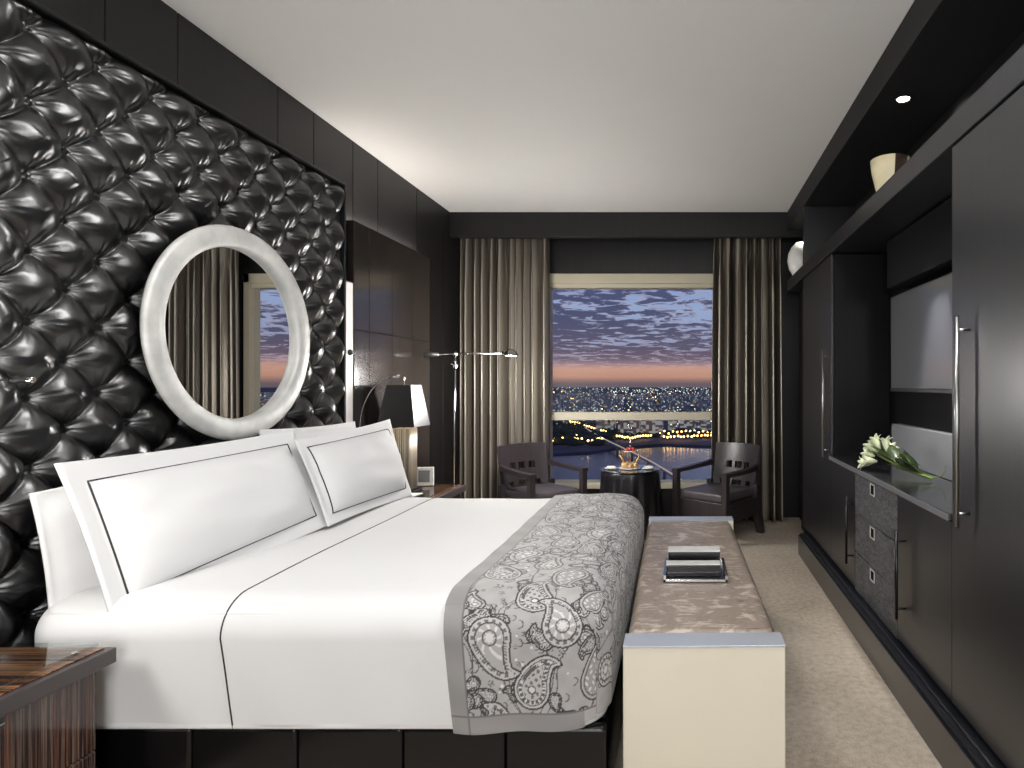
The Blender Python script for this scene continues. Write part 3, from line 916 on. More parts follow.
# ------------------------------------------------------------------ floor lamp with swing arm
def floor_lamp():
    px, py, z = -2.0, 5.25, 1.765
    root = empty('floor_lamp', (px, py, 0), 'chrome swing arm floor lamp standing in front of the left curtain', 'floor lamp')
    MB().lathe([(.13, 0), (.13, .012), (.12, .02), (.02, .028), (.014, .05)], 36).build('base', M['chrome'], root)
    MB().tube([(-.02, 0, .03), (-.008, 0, 1.2), (0, 0, z-.02)], .0085, 12).build('pole', M['chrome'], root)
    MB().ball((0, 0, z), .022, 2).build('pivot', M['chrome'], root)
    mb = MB(); mb.lathe([(.014, -.13), (.018, -.12), (.018, -.07), (.012, -.06)], 16, c=(-.002, 0, z))
    mb.tube([(-.035, 0, z-.09), (.03, 0, z-.1)], .007, 8)
    mb.build('joint', M['chrome'], root)
    mb = MB(); mb.tube([(-.20, 0, z-.008), (.44, 0, z+.008)], .008, 12); mb.ball((.30, 0, z+.005), .013, 2)
    mb.build('arm', M['chrome'], root)
    MB().tube([(-.272, 0, z-.01), (-.268, 0, z-.01), (-.15, 0, z-.006), (-.145, 0, z-.006)], [.020, .025, .017, .010], 20).build('counterweight', M['steel'], root)
    mb = MB(); mb.lathe([(.068, 0), (.066, .012), (.05, .035), (.025, .052), (.012, .06)], 28, Matrix.Translation((.485, 0, z-.018)))
    mb.tube([(.41, 0, z+.006), (.45, 0, z+.012)], .014, 12)
    mb.build('lamp_head', M['chrome'], root)
    MB().lathe([(.045, -.002), (.05, .006)], 24, Matrix.Translation((.485, 0, z-.018))).build('bulb', M['lamp_glow2'], root)
    return root
M['lamp_glow2'] = emis('warm_reading_bulb', (1, 0.85, 0.62, 1), 4)
floor_lamp()

# ------------------------------------------------------------------ bench at the foot of the bed
def bench():
    x0, x1, y0, y1, hb = -.278, .278, 2.05, 4.05, .606
    root = empty('bench', (.07, 2.05, 0), 'long bench with taupe hide top and cream ends at the foot of the bed', 'bench', math.radians(1.05))
    L = y1-y0
    mb = MB(); mb.box(x0, x1, 0, .105, 0, hb-.006, .003, 1); e = mb.build('end_panel', M['cream'], root); e['label'] = 'cream lacquered end panel'
    MB().box(x0-.001, x1+.001, -.002, .107, hb-.006, hb, .001, 1).build('cap', M['bench_steel'], e)
    mb = MB(); mb.box(x0+.012, x1+.012, L-.105, L, 0, hb-.006, .003, 1); e2 = mb.build('end_panel', M['cream'], root)
    MB().box(x0+.011, x1+.013, L-.107, L+.002, hb-.006, hb, .001, 1).build('cap', M['bench_steel'], e2)
    MB().box(x0+.03, x1-.03, .105, L-.105, .12, hb-.11, .006).build('apron', M['gloss_black'], root)
    # upholstered top, softly domed
    nx, ny = 24, 90
    U, V = np.meshgrid(np.linspace(-1, 1, nx), np.linspace(-1, 1, ny), indexing='ij')
    X = U*(x1-x0-.012)/2; Y = .108+(V+1)/2*(L-.216)
    ed = np.minimum((1-np.abs(U))*(x1-x0)/2, (1-np.abs(V))*(L-.2)/2)
    k = np.clip(ed/.03, 0, 1); dome = np.sqrt(1-(1-k)**2)
    Z = hb-.03+.030*dome+.004*np.sin(Y*3.1)*dome*.4
    nt = nx*ny
    Vt = np.concatenate([np.stack([X, Y, Z], -1).reshape(-1, 3), np.stack([X, Y, np.full_like(Z, hb-.112)], -1).reshape(-1, 3)])
    F = grid_faces(nx, ny); F2 = [tuple(nt+i for i in f[::-1]) for f in F]
    ring = [i*ny for i in range(nx)]+[(nx-1)*ny+j for j in range(1, ny)]+[i*ny+ny-1 for i in range(nx-2, -1, -1)]+[j for j in range(ny-2, 0, -1)]
    sd = [(ring[q], ring[(q+1) % len(ring)], nt+ring[(q+1) % len(ring)], nt+ring[q]) for q in range(len(ring))]
    o = mesh_np('cushion', Vt, F+F2+sd, M['hide'], root); o['label'] = 'mottled taupe hide cushion'
    bm = bmesh.new(); bm.from_mesh(o.data); bmesh.ops.recalc_face_normals(bm, faces=bm.faces[:]); bm.to_mesh(o.data); bm.free()
    return root
bench()
BZ = .612
t = empty('tray', (.052, 2.80, BZ), 'low black tray with chrome rim lying on the taupe bench', 'tray')
MB().box(-.138, .138, -.105, .155, 0, .008, .002).build('base', M['tray'], t)
mb = MB()
mb.box(-.145, -.132, -.112, .162, 0, .030, .002); mb.box(.132, .145, -.112, .162, 0, .030, .002)
mb.box(-.145, .145, -.112, -.102, 0, .012, .002); mb.box(-.145, .145, .152, .162, 0, .030, .002)
mb.build('rim', M['chrome'], t)['label'] = 'chrome rim'
def desk_box(loc, d, h, label, tilt=0):
    t = empty('stationery_box', loc, label, 'box', tilt)
    MB().box(-.122, .122, -d/2, d/2, 0, h-.006, .003).build('body', M['tray'], t)
    MB().box(-.124, .124, -d/2-.001, d/2+.001, h-.006, h, .002).build('lid', M['silver'], t)
desk_box((.048, 2.885, BZ+.009), .085, .088, 'taller black box with silver lid at the back of the bench tray')
desk_box((.043, 2.765, BZ+.009), .060, .058, 'lower black box with silver lid at the front of the bench tray', .01)

# ------------------------------------------------------------------ armchairs
def sheet_solid(fn, nu, nv, filled, th):
    """solid curved sheet from a cell grid with holes; fn(u, v, side) -> point"""
    V = {}; verts = []; F = []
    def vid(i, j, s):
        if (i, j, s) not in V:
            V[(i, j, s)] = len(verts); verts.append(fn(i/nu, j/nv, s))
        return V[(i, j, s)]
    ok = lambda i, j: 0 <= i < nu and 0 <= j < nv and filled(i, j)
    for i in range(nu):
        for j in range(nv):
            if not ok(i, j): continue
            F.append((vid(i, j, 0), vid(i+1, j, 0), vid(i+1, j+1, 0), vid(i, j+1, 0)))
            F.append((vid(i, j, 1), vid(i, j+1, 1), vid(i+1, j+1, 1), vid(i+1, j, 1)))
            if not ok(i-1, j): F.append((vid(i, j, 0), vid(i, j+1, 0), vid(i, j+1, 1), vid(i, j, 1)))
            if not ok(i+1, j): F.append((vid(i+1, j, 0), vid(i+1, j, 1), vid(i+1, j+1, 1), vid(i+1, j+1, 0)))
            if not ok(i, j-1): F.append((vid(i, j, 0), vid(i, j, 1), vid(i+1, j, 1), vid(i+1, j, 0)))
            if not ok(i, j+1): F.append((vid(i, j+1, 0), vid(i+1, j+1, 0), vid(i+1, j+1, 1), vid(i, j+1, 1)))
    return verts, F
def armchair(loc, rz, label):
    root = empty('armchair', loc, label, 'armchair', rz)
    w = .30
    # curved back with three square openings in a row and two below
    def fn(u, v, s):
        ang = (u-.5)*.98
        R = .52
        z = .44+v*.43
        lean = (z-.44)*.20
        r = R+(.028 if s else 0)
        top = 0.012*math.cos(ang*2.2)*v
        return (r*math.sin(ang)*1.06*(1+.06*v), -.22+r*math.cos(ang)+lean-.0, z+top)
    def fil(i, j):
        if 11 <= j <= 14 and (i in (8, 9, 10, 11) or i in (14, 15, 16, 17, 18) or i in (21, 22, 23, 24)): return False
        if 1 <= j <= 3 and (i in (5, 6, 7, 8) or i in (24, 25, 26, 27) or 13 <= i <= 19): return False
        return True
    vv, F = sheet_solid(fn, 33, 26, fil, .03)
    o = mesh_np('backrest', vv, F, M['chair_wood'], root, smooth=False)
    # seat
    bm = MB(); bm.box(-.27, .27, -.29, .24, .375, .465, .03, 4)
    bm.build('seat', M['seat'], root, smooth=True)['label'] = 'dark plum leather seat'
    mb = MB(); mb.box(-.265, .265, -.285, .26, .20, .375, .006)
    mb.build('apron', M['chair_wood'], root)
    for sx in (-1, 1):
        mb = MB(); mb.box(sx*.33, sx*.27, -.325, -.265, 0, .635, .006); mb.build('leg', M['chair_wood'], root)
        # rear leg, splayed
        poly = [(-.03, 0), (.03, 0), (.035, .22), (.03, .46), (-.04, .46), (-.045, .22)]
        t = bmesh.new(); 
        mb = MB()
        mb.prism([(.30, .0), (.36, .0), (.30, .24), (.27, .50), (.21, .50), (.21, .24)], -.03, .03, Matrix.Translation((sx*.285, 0, 0))@Matrix(((0, 0, 1, 0), (1, 0, 0, 0), (0, 1, 0, 0), (0, 0, 0, 1))))
        mb.build('leg', M['chair_wood'], root)
        # side panel between the legs with a bowed lower edge
        pts = [(-.27, .215), (-.1, .20), (.1, .205), (.24, .24), (.24, .37), (-.27, .37)]
        mb = MB(); mb.prism(pts, -.018, .018, Matrix.Translation((sx*.295, 0, 0))@Matrix(((0, 0, 1, 0), (1, 0, 0, 0), (0, 1, 0, 0), (0, 0, 0, 1))))
        mb.build('side_panel', M['chair_wood'], root)
        # arm sweeping into the back
        pts = bez([(sx*.30, -.33, .645), (sx*.305, -.15, .648), (sx*.31, .05, .66), (sx*.30, .20, .675), (sx*.285, .262, .69)], 6)
        mb = MB()
        prof = [(-.036, -.018), (.036, -.018), (.036, .018), (-.036, .018)]
        rings = []
        for i, p in enumerate(pts):
            d = (pts[min(i+1, len(pts)-1)]-pts[max(i-1, 0)]).normalized(); a = d.cross(Vector((0, 0, 1))).normalized(); b = a.cross(d)
            hh = 1+1.6*(i/len(pts))**2
            rings.append([mb.bm.verts.new(p+a*q[0]*(1-.45*i/len(pts))+b*(q[1]*(hh if q[1] < 0 else 1))) for q in prof])
        for A, B in zip(rings, rings[1:]):
            for k in range(4): mb.bm.faces.new((A[k], A[(k+1) % 4], B[(k+1) % 4], B[k]))
        mb.bm.faces.new(rings[0][::-1]); mb.bm.faces.new(rings[-1])
        mb.build('armrest', M['chair_wood'], root)
    return root
armchair((.345, 5.99, 0), math.radians(-40), 'dark wood armchair with square cutouts right of the round table')
armchair((-1.43, 5.99, 0), math.radians(47), 'dark wood armchair with square cutouts left of the round table by the far nightstand')

# ------------------------------------------------------------------ round table by the window
TX, TY = -.535, 5.98
t = empty('round_table', (TX, TY, 0), 'small round table under black floor length cloth between the armchairs', 'table')
MB().lathe([(.20, 0), (.20, .02), (.03, .03), (.03, .62), (.27, .622), (.27, .640)], 36).build('pedestal', M['chair_wood'], t)
o = None
n, mz = 192, 14
V = []; F = []
for j in range(mz):
    f = j/(mz-1)
    for k in range(n):
        a = 2*PI*k/n
        fold = .016*math.sin(a*17+.8*math.sin(3*a))*(1-f)**.6
        r = .292+.02*(1-f)+fold
        V.append((r*math.cos(a), r*math.sin(a), .02+f*.615))
for rr, z in ((.287, .642), (.27, .646), (0.15, .646)):
    for k in range(n):
        a = 2*PI*k/n; V.append((rr*math.cos(a), rr*math.sin(a), z))
for j in range(mz+2):
    for k in range(n): F.append((j*n+k, j*n+(k+1) % n, (j+1)*n+(k+1) % n, (j+1)*n+k))
F.append(tuple((mz+2)*n+k for k in range(n)))
o = mesh_np('tablecloth', [(v[0]+TX, v[1]+TY, v[2]) for v in V], F, M['black_cloth'])
tag(o, 'black satin cloth draped to the floor over the small round table', 'tablecloth')
def glass_disc():
    o = MB().lathe([(.296, 0), (.299, .003), (.299, .008), (.296, .011)], 64, c=(TX, TY, .648)).build('glass_top', M['disc'], None)
    return tag(o, 'round glossy glass disc lying on the black tablecloth', 'glass top')
M['disc'] = plain('smoked_glass', rgb(30, 34, 46), 0.08, spec=0.9, coat=0.8)
glass_disc()
TT = .659
cs = empty('cake_stand', (TX+.0, TY-.02, TT), 'two tier cake stand with thin chrome rod in the middle of the round table', 'cake stand')
MB().lathe([(.10, 0), (.105, .004), (.115, .012), (.112, .014), (.05, .008)], 36).build('plate', M['ceramic'], cs)
MB().lathe([(.02, .166), (.062, .172), (.075, .180), (.072, .182), (.02, .171)], 36).build('plate', M['ceramic'], cs)
mb = MB(); mb.tube([(0, 0, .008), (0, 0, .40)], .004, 8); mb.tube([(.02*math.cos(a), 0, .42+.02*math.sin(a)) for a in np.linspace(0, 2*PI, 20, endpoint=False)], .003, 6, closed=True)
mb.build('rod', M['chrome'], cs)
proto = None
for i in range(7):
    a = 2*PI*i/7+.3
    loc = (TX+.066*math.cos(a), TY-.02+.066*math.sin(a), TT+.0160)
    if proto is None:
        mb = MB(); mb.lathe([(.014, 0), (.022, .010), (.025, .026), (.020, .040), (.008, .046)], 14)
        proto = mb.build('pastry', M['pastry'])
        c = proto
    else:
        c = proto.copy(); COL.objects.link(c)
    c.location = loc; c.rotation_euler = (random.uniform(-.2, .2), random.uniform(-.2, .2), a)
    tag(c, 'small golden pastry on the lower plate of the cake stand', 'pastry', 'pastries on the lower tier')
proto = None
for i, (a, tl) in enumerate(((.35, .5), (2.7, .55), (3.5, .45), (-.4, .5))):
    if proto is None:
        proto = MB().tube([(0, 0, 0), (0, 0, .05), (0, 0, .10)], [.006, .007, .004], 8).build('breadstick', M['pastry']); c = proto
    else:
        c = proto.copy(); COL.objects.link(c)
    c.location = (TX+.055*math.cos(a), TY-.02+.055*math.sin(a)-.02, TT+.05)
    c.rotation_euler = (0, tl*(1 if math.cos(a) > 0 else -1), random.uniform(-.2, .2))
    tag(c, 'pale breadstick standing among the pastries of the cake stand', 'breadstick', 'breadsticks on the lower tier')
proto = None
for i in range(8):
    a = 2*PI*i/8; rr = .050 if i % 2 else .028
    if proto is None:
        proto = MB().ball((0, 0, 0), .017, 2, (1, 1, .9)).build('strawberry', M['red']); c = proto
    else:
        c = proto.copy(); COL.objects.link(c)
    c.location = (TX+rr*math.cos(a), TY-.02+rr*math.sin(a), TT+.190+(.010 if i % 2 == 0 else 0))
    tag(c, 'red fruit on the upper plate of the cake stand', 'fruit', 'red fruits on the upper tier')
def saucer(loc, label):
    t = empty('side_plate', loc, label, 'plate')
    MB().lathe([(.035, 0), (.04, .003), (.068, .012), (.066, .015), (.036, .007)], 30).build('dish', M['ceramic'], t)
    MB().box(-.045, .045, -.03, .03, .008, .030, .008).build('napkin', M['paper'], t)
saucer((TX-.185, TY-.05, TT), 'small white plate on the round table left of the cake stand')
saucer((TX+.185, TY-.04, TT), 'small white plate on the round table right of the cake stand')

# ------------------------------------------------------------------ wall units on the right
FX = 1.08
def bar_handle(x, y, z0, z1, off, mat, parent, T, name='handle'):
    mb = MB(); r = .0085
    mb.tube([(x-off, y, z0), (x-off, y, z1)], r, 12)
    for z in (z0+.05, z1-.05): mb.tube([(x+.001, y, z), (x-off, y, z)], .006, 8)
    return mb.build(name, mat, parent, T)
def tall_cabinet(y0, y1, doors, label, hy):
    c = Vector((1.3, (y0+y1)/2, 0)); T = Matrix.Translation(-c)
    root = empty('tall_cabinet', c, label, 'cabinet')
    MB().box(FX+.022, XR-.005, y0, y1, .20, 2.455, .002, 1).build('body', M['cabinet_dark'], root, T)
    for (a, b), h in zip(doors, hy):
        d = MB().box(FX, FX+.020, a+.002, b-.002, .216, 2.452, .002, 1).build('door', M['cabinet'], root, T)
        if h is not None:
            bar_handle(FX, h, .96, 1.755, .048, M['steel'], d, T)['label'] = 'long steel bar handle'
tall_cabinet(.25, 2.42, [(.25, .80), (.80, 1.70), (1.70, 2.42)], 'tall black oak cabinet nearest the viewer at the right edge', [None, None, 2.27])
tall_cabinet(4.41, 5.45, [(4.41, 5.45)], 'tall black oak cabinet at the far end beyond the television niche', [4.455])
def base_cabinet(y0, y1, label, hy):
    c = Vector((1.3, (y0+y1)/2, 0)); T = Matrix.Translation(-c)
    root = empty('base_cabinet', c, label, 'cabinet')
    MB().box(FX+.022, XR-.005, y0+.001, y1-.001, .20, .944, .002, 1).build('body', M['cabinet_dark'], root, T)
    d = MB().box(FX, FX+.020, y0+.002, y1-.002, .216, .940, .002, 1).build('door', M['cabinet'], root, T)
    bar_handle(FX, hy, .355, .785, .045, M['dark_steel'], d, T)['label'] = 'dark steel bar handle'
base_cabinet(3.79, 4.41, 'low black cabinet door unit under the counter, far side of the drawers', 3.83)
base_cabinet(2.42, 3.04, 'low black cabinet door unit under the counter, near side of the drawers', 2.925)
c = Vector((1.3, 3.415, 0)); T = Matrix.Translation(-c)
dr = empty('drawer_unit', c, 'three drawer unit with rough textured fronts in the middle of the counter', 'drawer unit')
MB().box(FX+.022, XR-.005, 3.041, 3.789, .20, .944, .002, 1).build('body', M['cabinet_dark'], dr, T)
for z0, z1 in ((.205, .446), (.45, .69), (.694, .938)):
    ym, zz = 3.44, z1-.045
    mb = MB()
    hy, hz = .040, .034
    mb.box(FX, FX+.02, 3.043, ym-hy, z0, z1, .002, 1); mb.box(FX, FX+.02, ym+hy, 3.787, z0, z1, .002, 1)
    mb.box(FX, FX+.02, ym-hy, ym+hy, z0, zz-hz); mb.box(FX, FX+.02, ym-hy, ym+hy, zz+hz, z1)
    d = mb.build('drawer', M['drawer'], dr, T)
    mb = MB(); q = .007
    mb.box(FX-.003, FX+.001, ym-hy, ym-hy+q, zz-hz, zz+hz); mb.box(FX-.003, FX+.001, ym+hy-q, ym+hy, zz-hz, zz+hz)
    mb.box(FX-.003, FX+.001, ym-hy, ym+hy, zz-hz, zz-hz+q); mb.box(FX-.003, FX+.001, ym-hy, ym+hy, zz+hz-q, zz+hz)
    MB().box(FX+.002, FX+.018, ym-hy+.001, ym+hy-.001, zz-hz+.001, zz+hz-.001).build('recess', M['recess'], d, T)['label'] = 'black recess of the pull'
    mb.build('pull', M['silver'], d, T)['label'] = 'square recessed pull with chrome rim'
o = MB().box(FX-.012, XR-.004, 2.423, 4.407, .946, .976, .004, 2).build('counter_top', M['counter'])
MB().box(FX-.016, FX-.0125, 2.423, 4.407, .947, .975, .001, 1).build('front_edge', M['counter_edge'], o)  # added pale strip, the gloss of the counter edge put into colour
tag(o, 'glossy black counter top under the television carrying the lilies', 'counter top')
# back of the niche: plain board, thicker upper box over the television, lower box with its lit look painted pale
t = empty('niche_back_panel', (1.52, 3.4, 0), 'black panelling at the back of the television niche', 'back panel')
T = Matrix.Translation((-1.52, -3.4, 0))
MB().box(1.508, XR-.005, 2.425, 4.405, .978, 2.452).build('board', M['cabinet_dark'], t, T)
MB().box(1.36, 1.505, 2.425, 4.02, 2.135, 2.452, .002, 1).build('upper_box', M['cabinet_dark'], t, T)
MB().box(1.44, 1.505, 2.425, 4.16, .978, 1.225, .002, 1).build('lower_box', M['niche_lit'], t, T)
# television
t = empty('television', (1.46, 3.58, 1.782), 'flat television with grey screen on the back of the wall unit niche', 'television')
MB().box(-.028, .030, -.57, .57, -.332, .320, .006).build('body', M['tv_body'], t)
MB().box(-.031, -.027, -.562, .562, -.310, .312, .001, 1).build('screen', M['tv_screen'], t)
MB().box(-.034, -.026, -.57, .57, -.333, -.312, .003).build('lower_bezel', M['steel'], t)
MB().box(.030, .047, -.2, .2, -.15, .15).build('wall_bracket', M['dark_steel'], t)

# shelf over the cabinets with the open niche above it
o = MB().box(FX-.005, XR-.004, .25, 6.25, 2.462, 2.578, .003, 1).build('long_shelf', M['cabinet'])
tag(o, 'long black shelf running over the tall cabinets under the soffit', 'shelf')
o = MB().box(FX+.004, XR-.004, 5.42, 5.47, 2.582, 3.106, .002, 1).build('niche_divider', M['cabinet'])
tag(o, 'upright black divider board standing on the far end of the long shelf', 'divider')
c = Vector((1.37, 5.87, 0)); T = Matrix.Translation(-c)
t = empty('end_cabinet', c, 'recessed black cabinet between the far tall cabinet and the right curtain', 'cabinet')
MB().box(1.22, XR-.004, 5.455, 6.24, 0.0, 2.458, .003, 1).build('body', M['cabinet_dark'], t, T)
MB().box(1.200, 1.218, 5.46, 6.235, .10, 2.45, .002, 1).build('door', M['cabinet_dark'], t, T)

# bowl and vase on the shelf
t = empty('vessel', (1.235, 3.60, 2.579), 'cream tapered vessel with one dark stripe on the long shelf', 'vessel')
def facet(parent):
    n = 48
    prof = [(.052, 0), (.085, .10), (.105, .19), (.113, .262), (.107, .262), (.09, .16), (.045, .012)]
    for lo, hi, mt, nm in ((0, 39, 'vessel', 'body'), (39, 45, 'vessel_dark', 'stripe'), (45, 48, 'vessel', 'body')):
        V = []; F = []
        ks = range(lo, hi+1)
        for k in ks:
            a = 2*PI*k/n-0.45
            for r, z in prof: V.append((r*math.cos(a), r*math.sin(a), z))
        m = len(prof)
        for i in range(len(ks)-1):
            for j in range(m-1): F.append((i*m+j, (i+1)*m+j, (i+1)*m+j+1, i*m+j+1))
        mesh_np(nm, V, F, M[mt], parent)
    MB().lathe([(.05, 0), (.05, .014)], n).build('bottom', M['vessel'], parent)
facet(t)
t = empty('vase', (1.165, 6.02, 2.579), 'round white vase on the far end of the long shelf by the curtain', 'vase')
MB().lathe([(.07, 0), (.085, .01), (.125, .08), (.145, .17), (.135, .26), (.10, .33), (.06, .37), (.05, .385), (.044, .385), (.05, .36), (.09, .32)], 40, cap=True).build('body', M['ceramic'], t, Matrix.Scale(.88, 4))

# recessed downlights of the niche
def downlight(x, y, z, label, r=.036, group=None):
    t = empty('ceiling_downlight', (x, y, z), label, 'downlight', 0, group)
    MB().lathe([(r*1.25, -.006), (r*1.3, 0.0), (r*.95, .004), (r*.95, -.004), (r*1.25, -.006)], 28, cap=False).build('trim_ring', M['chrome'], t)
    MB().lathe([(r*.9, -.003), (r*.9, .001)], 28).build('lens', M['lamp_glow'], t)
    return t
downlight(1.235, 3.38, 3.106, 'small bright round downlight in the soffit over the cream vessel')

# ------------------------------------------------------------------ lilies in clear sleeve on the counter
def bouquet():
    root = empty('lily_bouquet', (1.22, 3.30, .976), 'white lilies with green leaves in clear sleeve lying on the counter', 'flowers')
    H0 = Vector((-.055, .33, .085)); T0 = Vector((.11, -.09, .009))      # head and tail of the bunch
    ax = (H0-T0)
    r = random.Random(5)
    mb = MB()
    for k in range(7):
        o = Vector((r.uniform(-.02, .02), r.uniform(-.01, .01), r.uniform(0, .02)))
        mb.tube(bez([T0+o*.5, T0+ax*.5+o+Vector((0, 0, -.01)), H0+o*2.2], 6), .0042, 8)
    mb.tube(bez([T0+ax*.12, T0+Vector((.03, -.04, .03)), T0+Vector((.045, -.06, .085))], 6), .0025, 6)
    mb.build('stems', M['stem'], root)
    def leaf(p, d, L, w, nrm):
        d = d.normalized(); s = d.cross(nrm).normalized(); nn = s.cross(d)
        V = []; F = []; n = 9
        for i in range(n):
            t = i/(n-1); ww = w*math.sin(PI*min(1, t*.93+.05))**.8; c = p+d*L*t-nn*0.10*L*t*t
            V += [c-s*ww+nn*ww*.35, c, c+s*ww+nn*ww*.35]
        for q in V: q.z = max(q.z, .004)
        for i in range(n-1):
            for j in range(2): F.append((i*3+j, (i+1)*3+j, (i+1)*3+j+1, i*3+j+1))
        return V, F
    for k in range(14):
        t = .16+.052*k
        p = T0+ax*t+Vector((0, 0, .01))
        d = ax.normalized()+Vector((r.uniform(-.5, .5), r.uniform(-.4, .4), r.uniform(.05, .55)))
        V, F = leaf(p, d, r.uniform(.11, .17), r.uniform(.022, .036), Vector((r.uniform(-.3, .3), r.uniform(-.2, .2), 1)))
        o = mesh_np('leaf', V, F, M['green'], root)
        sm = o.modifiers.new('t', 'SOLIDIFY'); sm.thickness = .0012
    heads = [((-.06, .36, .085), (-.35, .9, .1)), ((-.045, .30, .135), (-.3, .5, .8)), ((-.075, .33, .05), (-.8, .5, -.15)), ((-.02, .25, .125), (.0, .35, .9)),
             ((-.03, .37, .12), (.1, 1, .45)), ((-.075, .26, .065), (-.9, .1, .1)), ((.0, .31, .10), (.6, .6, .5)), ((-.05, .33, .11), (-.5, .7, .6))]
    for p, d in heads:
        p = Vector(p); d = Vector(d).normalized()
        a = d.cross(Vector((.2, .1, 1))).normalized(); b = d.cross(a)
        V = []; F = []
        ph = r.uniform(0, 2)
        for k in range(6):
            th = ph+2*PI*k/6
            e = a*math.cos(th)+b*math.sin(th); sd = -a*math.sin(th)+b*math.cos(th)
            base = len(V); n = 8
            L = r.uniform(.095, .125)
            for i in range(n):
                t = i/(n-1)
                c = p+d*L*(t-.28*t**3)+e*(.006+.030*t**1.5+.030*max(0, t-.65))
                ww = .017*math.sin(PI*(t*.92+.05))**.8
                V += [c-sd*ww+e*-.004, c, c+sd*ww+e*-.004]
            for i in range(n-1):
                for j in range(2): F.append((base+i*3+j, base+(i+1)*3+j, base+(i+1)*3+j+1, base+i*3+j+1))
        o = mesh_np('lily_flower', V, F, M['petal'], root); o['label'] = 'pale lily flower'
        sm = o.modifiers.new('t', 'SOLIDIFY'); sm.thickness = .0015
        mb = MB()
        for k in range(4): mb.tube([p, p+d*.06+a*.010*math.cos(k*1.6)+b*.010*math.sin(k*1.6)], .0012, 5)
        mb.build('stamen', M['stem'], o)
    # crinkled clear sleeve, wide at the flowers
    n, m = 28, 10; V = []; F = []
    A = ax.normalized(); s = A.cross(Vector((0, 0, 1))).normalized(); u = s.cross(A)
    for j in range(m):
        t = j/(m-1); c = T0+ax*(.03+.62*t)+Vector((0, 0, .012+.03*t))
        for k in range(n):
            th = 2*PI*k/n
            rr = (.012+.052*t)*(1+.14*math.sin(th*5+t*3)+.06*math.sin(th*9+4*t))
            q = c+s*math.cos(th)*rr*1.25+u*math.sin(th)*rr*.85
            q.z = max(q.z, .004)
            V.append(q)
    for j in range(m-1):
        for k in range(n): F.append((j*n+k, j*n+(k+1) % n, (j+1)*n+(k+1) % n, (j+1)*n+k))
    o = mesh_np('clear_sleeve', V, F, M['sleeve'], root)
    o['label'] = 'clear shiny plastic sleeve'
    return root
def sleeve():
    k = N('clear_plastic')
    tr = k.n('ShaderNodeBsdfTransparent', i={'Color': (0.90, 0.92, 0.90, 1)}); gl = k.n('ShaderNodeBsdfGlossy', i={'Color': (1, 1, 1, 1), 'Roughness': 0.08})
    fr = k.n('ShaderNodeFresnel', i={'IOR': 1.7}); mx = k.n('ShaderNodeMixShader')
    front_only(k, fr, mx); k.l(tr.outputs[0], mx.inputs[1]); k.l(gl.outputs[0], mx.inputs[2]); k.l(mx.outputs[0], k.out.inputs[0])
    return k.m
M['sleeve'] = sleeve()
bouquet()

# ------------------------------------------------------------------ the city beyond the window
GZ = -148.5
def px(x, y):
    d = 150*600/(y-384.0); return ((x-684)*d/600, d)
def land():
    mb = MB()
    # far land with a winding bank
    bank = [(-6000, 1500), (-900, 1330), (-420, 1275), (-300, 1290), (-210, 1330), (-150, 1440), (-60, 1500), (40, 1470), (140, 1430), (400, 1500), (900, 1750), (1500, 1900), (2600, 2100), (4500, 2600), (9000, 4200)]
    poly = bank+[(22000, 26000), (-16000, 26000)]
    mb.prism(poly, GZ-8, GZ)
    return mb
structure(land().build('ground', M['land']), 'dark land of the city beyond the river')
structure(MB().box(-7000, 9000, 300, 4300, GZ-9, GZ-4).build('river', M['water']), 'dark river below the window')
R = random.Random(3)
meshes = []
def bld(kind):
    mb = MB()
    if kind == 0: mb.box(-.5, .5, -.5, .5, 0, 1); mb.box(-.2, .2, -.2, .2, 1, 1.08)
    elif kind == 1: mb.box(-.5, .5, -.5, .5, 0, .7); mb.box(-.32, .32, -.4, .4, .7, 1); mb.box(-.03, .03, -.03, .03, 1, 1.2)
    elif kind == 2: mb.box(-.5, .5, -.5, .2, 0, .6); mb.box(-.15, .5, -.1, .5, 0, 1)
    else: mb.box(-.5, .5, -.5, .5, 0, .86); mb.box(-.42, .42, -.42, .42, .86, .93); mb.box(-.3, .1, -.3, .1, .93, 1)
    o = mb.build('city_building', M['tower']); return o
protos = [bld(k) for k in range(4)]
used = [False]*4
def place_b(x, y, w, d, h, rz):
    k = R.randrange(4)
    if not used[k]: o = protos[k]; used[k] = True
    else: o = protos[k].copy(); COL.objects.link(o)
    o.location = (x, y, GZ); o.scale = (w, d, h); o.rotation_euler = (0, 0, rz)
    tag(o, 'distant city building dotted with lit windows beyond the river at dusk', 'building', 'city buildings beyond the river')
cnt = 0
while cnt < 230:
    y = R.uniform(1750, 6500)
    x = R.uniform(-.245, .085)*y
    w = R.uniform(24, 60)*(1+(y-1750)/6000); h = R.uniform(14, 34)
    if y > 2800: h *= R.uniform(1.0, 2.2)
    if R.random() < .10: h *= 1.9; w *= .7
    if abs(x-px(617, 428)[0]) < 190 and y < 2450: continue
    place_b(x, y, w, w*R.uniform(.6, 1.2), h, R.uniform(0, PI)); cnt += 1
# the remaining skyline, far to the side
mb = MB()
for _ in range(620):
    y = R.uniform(1900, 7000); x = R.uniform(.10, 1.15)*y
    if y < 2000+.35*max(0, x-400): y += 900
    w = R.uniform(30, 80)*(1+(y-1750)/6000); h = R.uniform(16, 60)*(1+.5*(R.random() < .15))
    mb.box(x-w/2, x+w/2, y-w/2, y+w/2, GZ, GZ+h)
tag(mb.build('city_skyline', M['tower']), 'mass of small lit city blocks stretching to the horizon', 'skyline', kind='stuff')
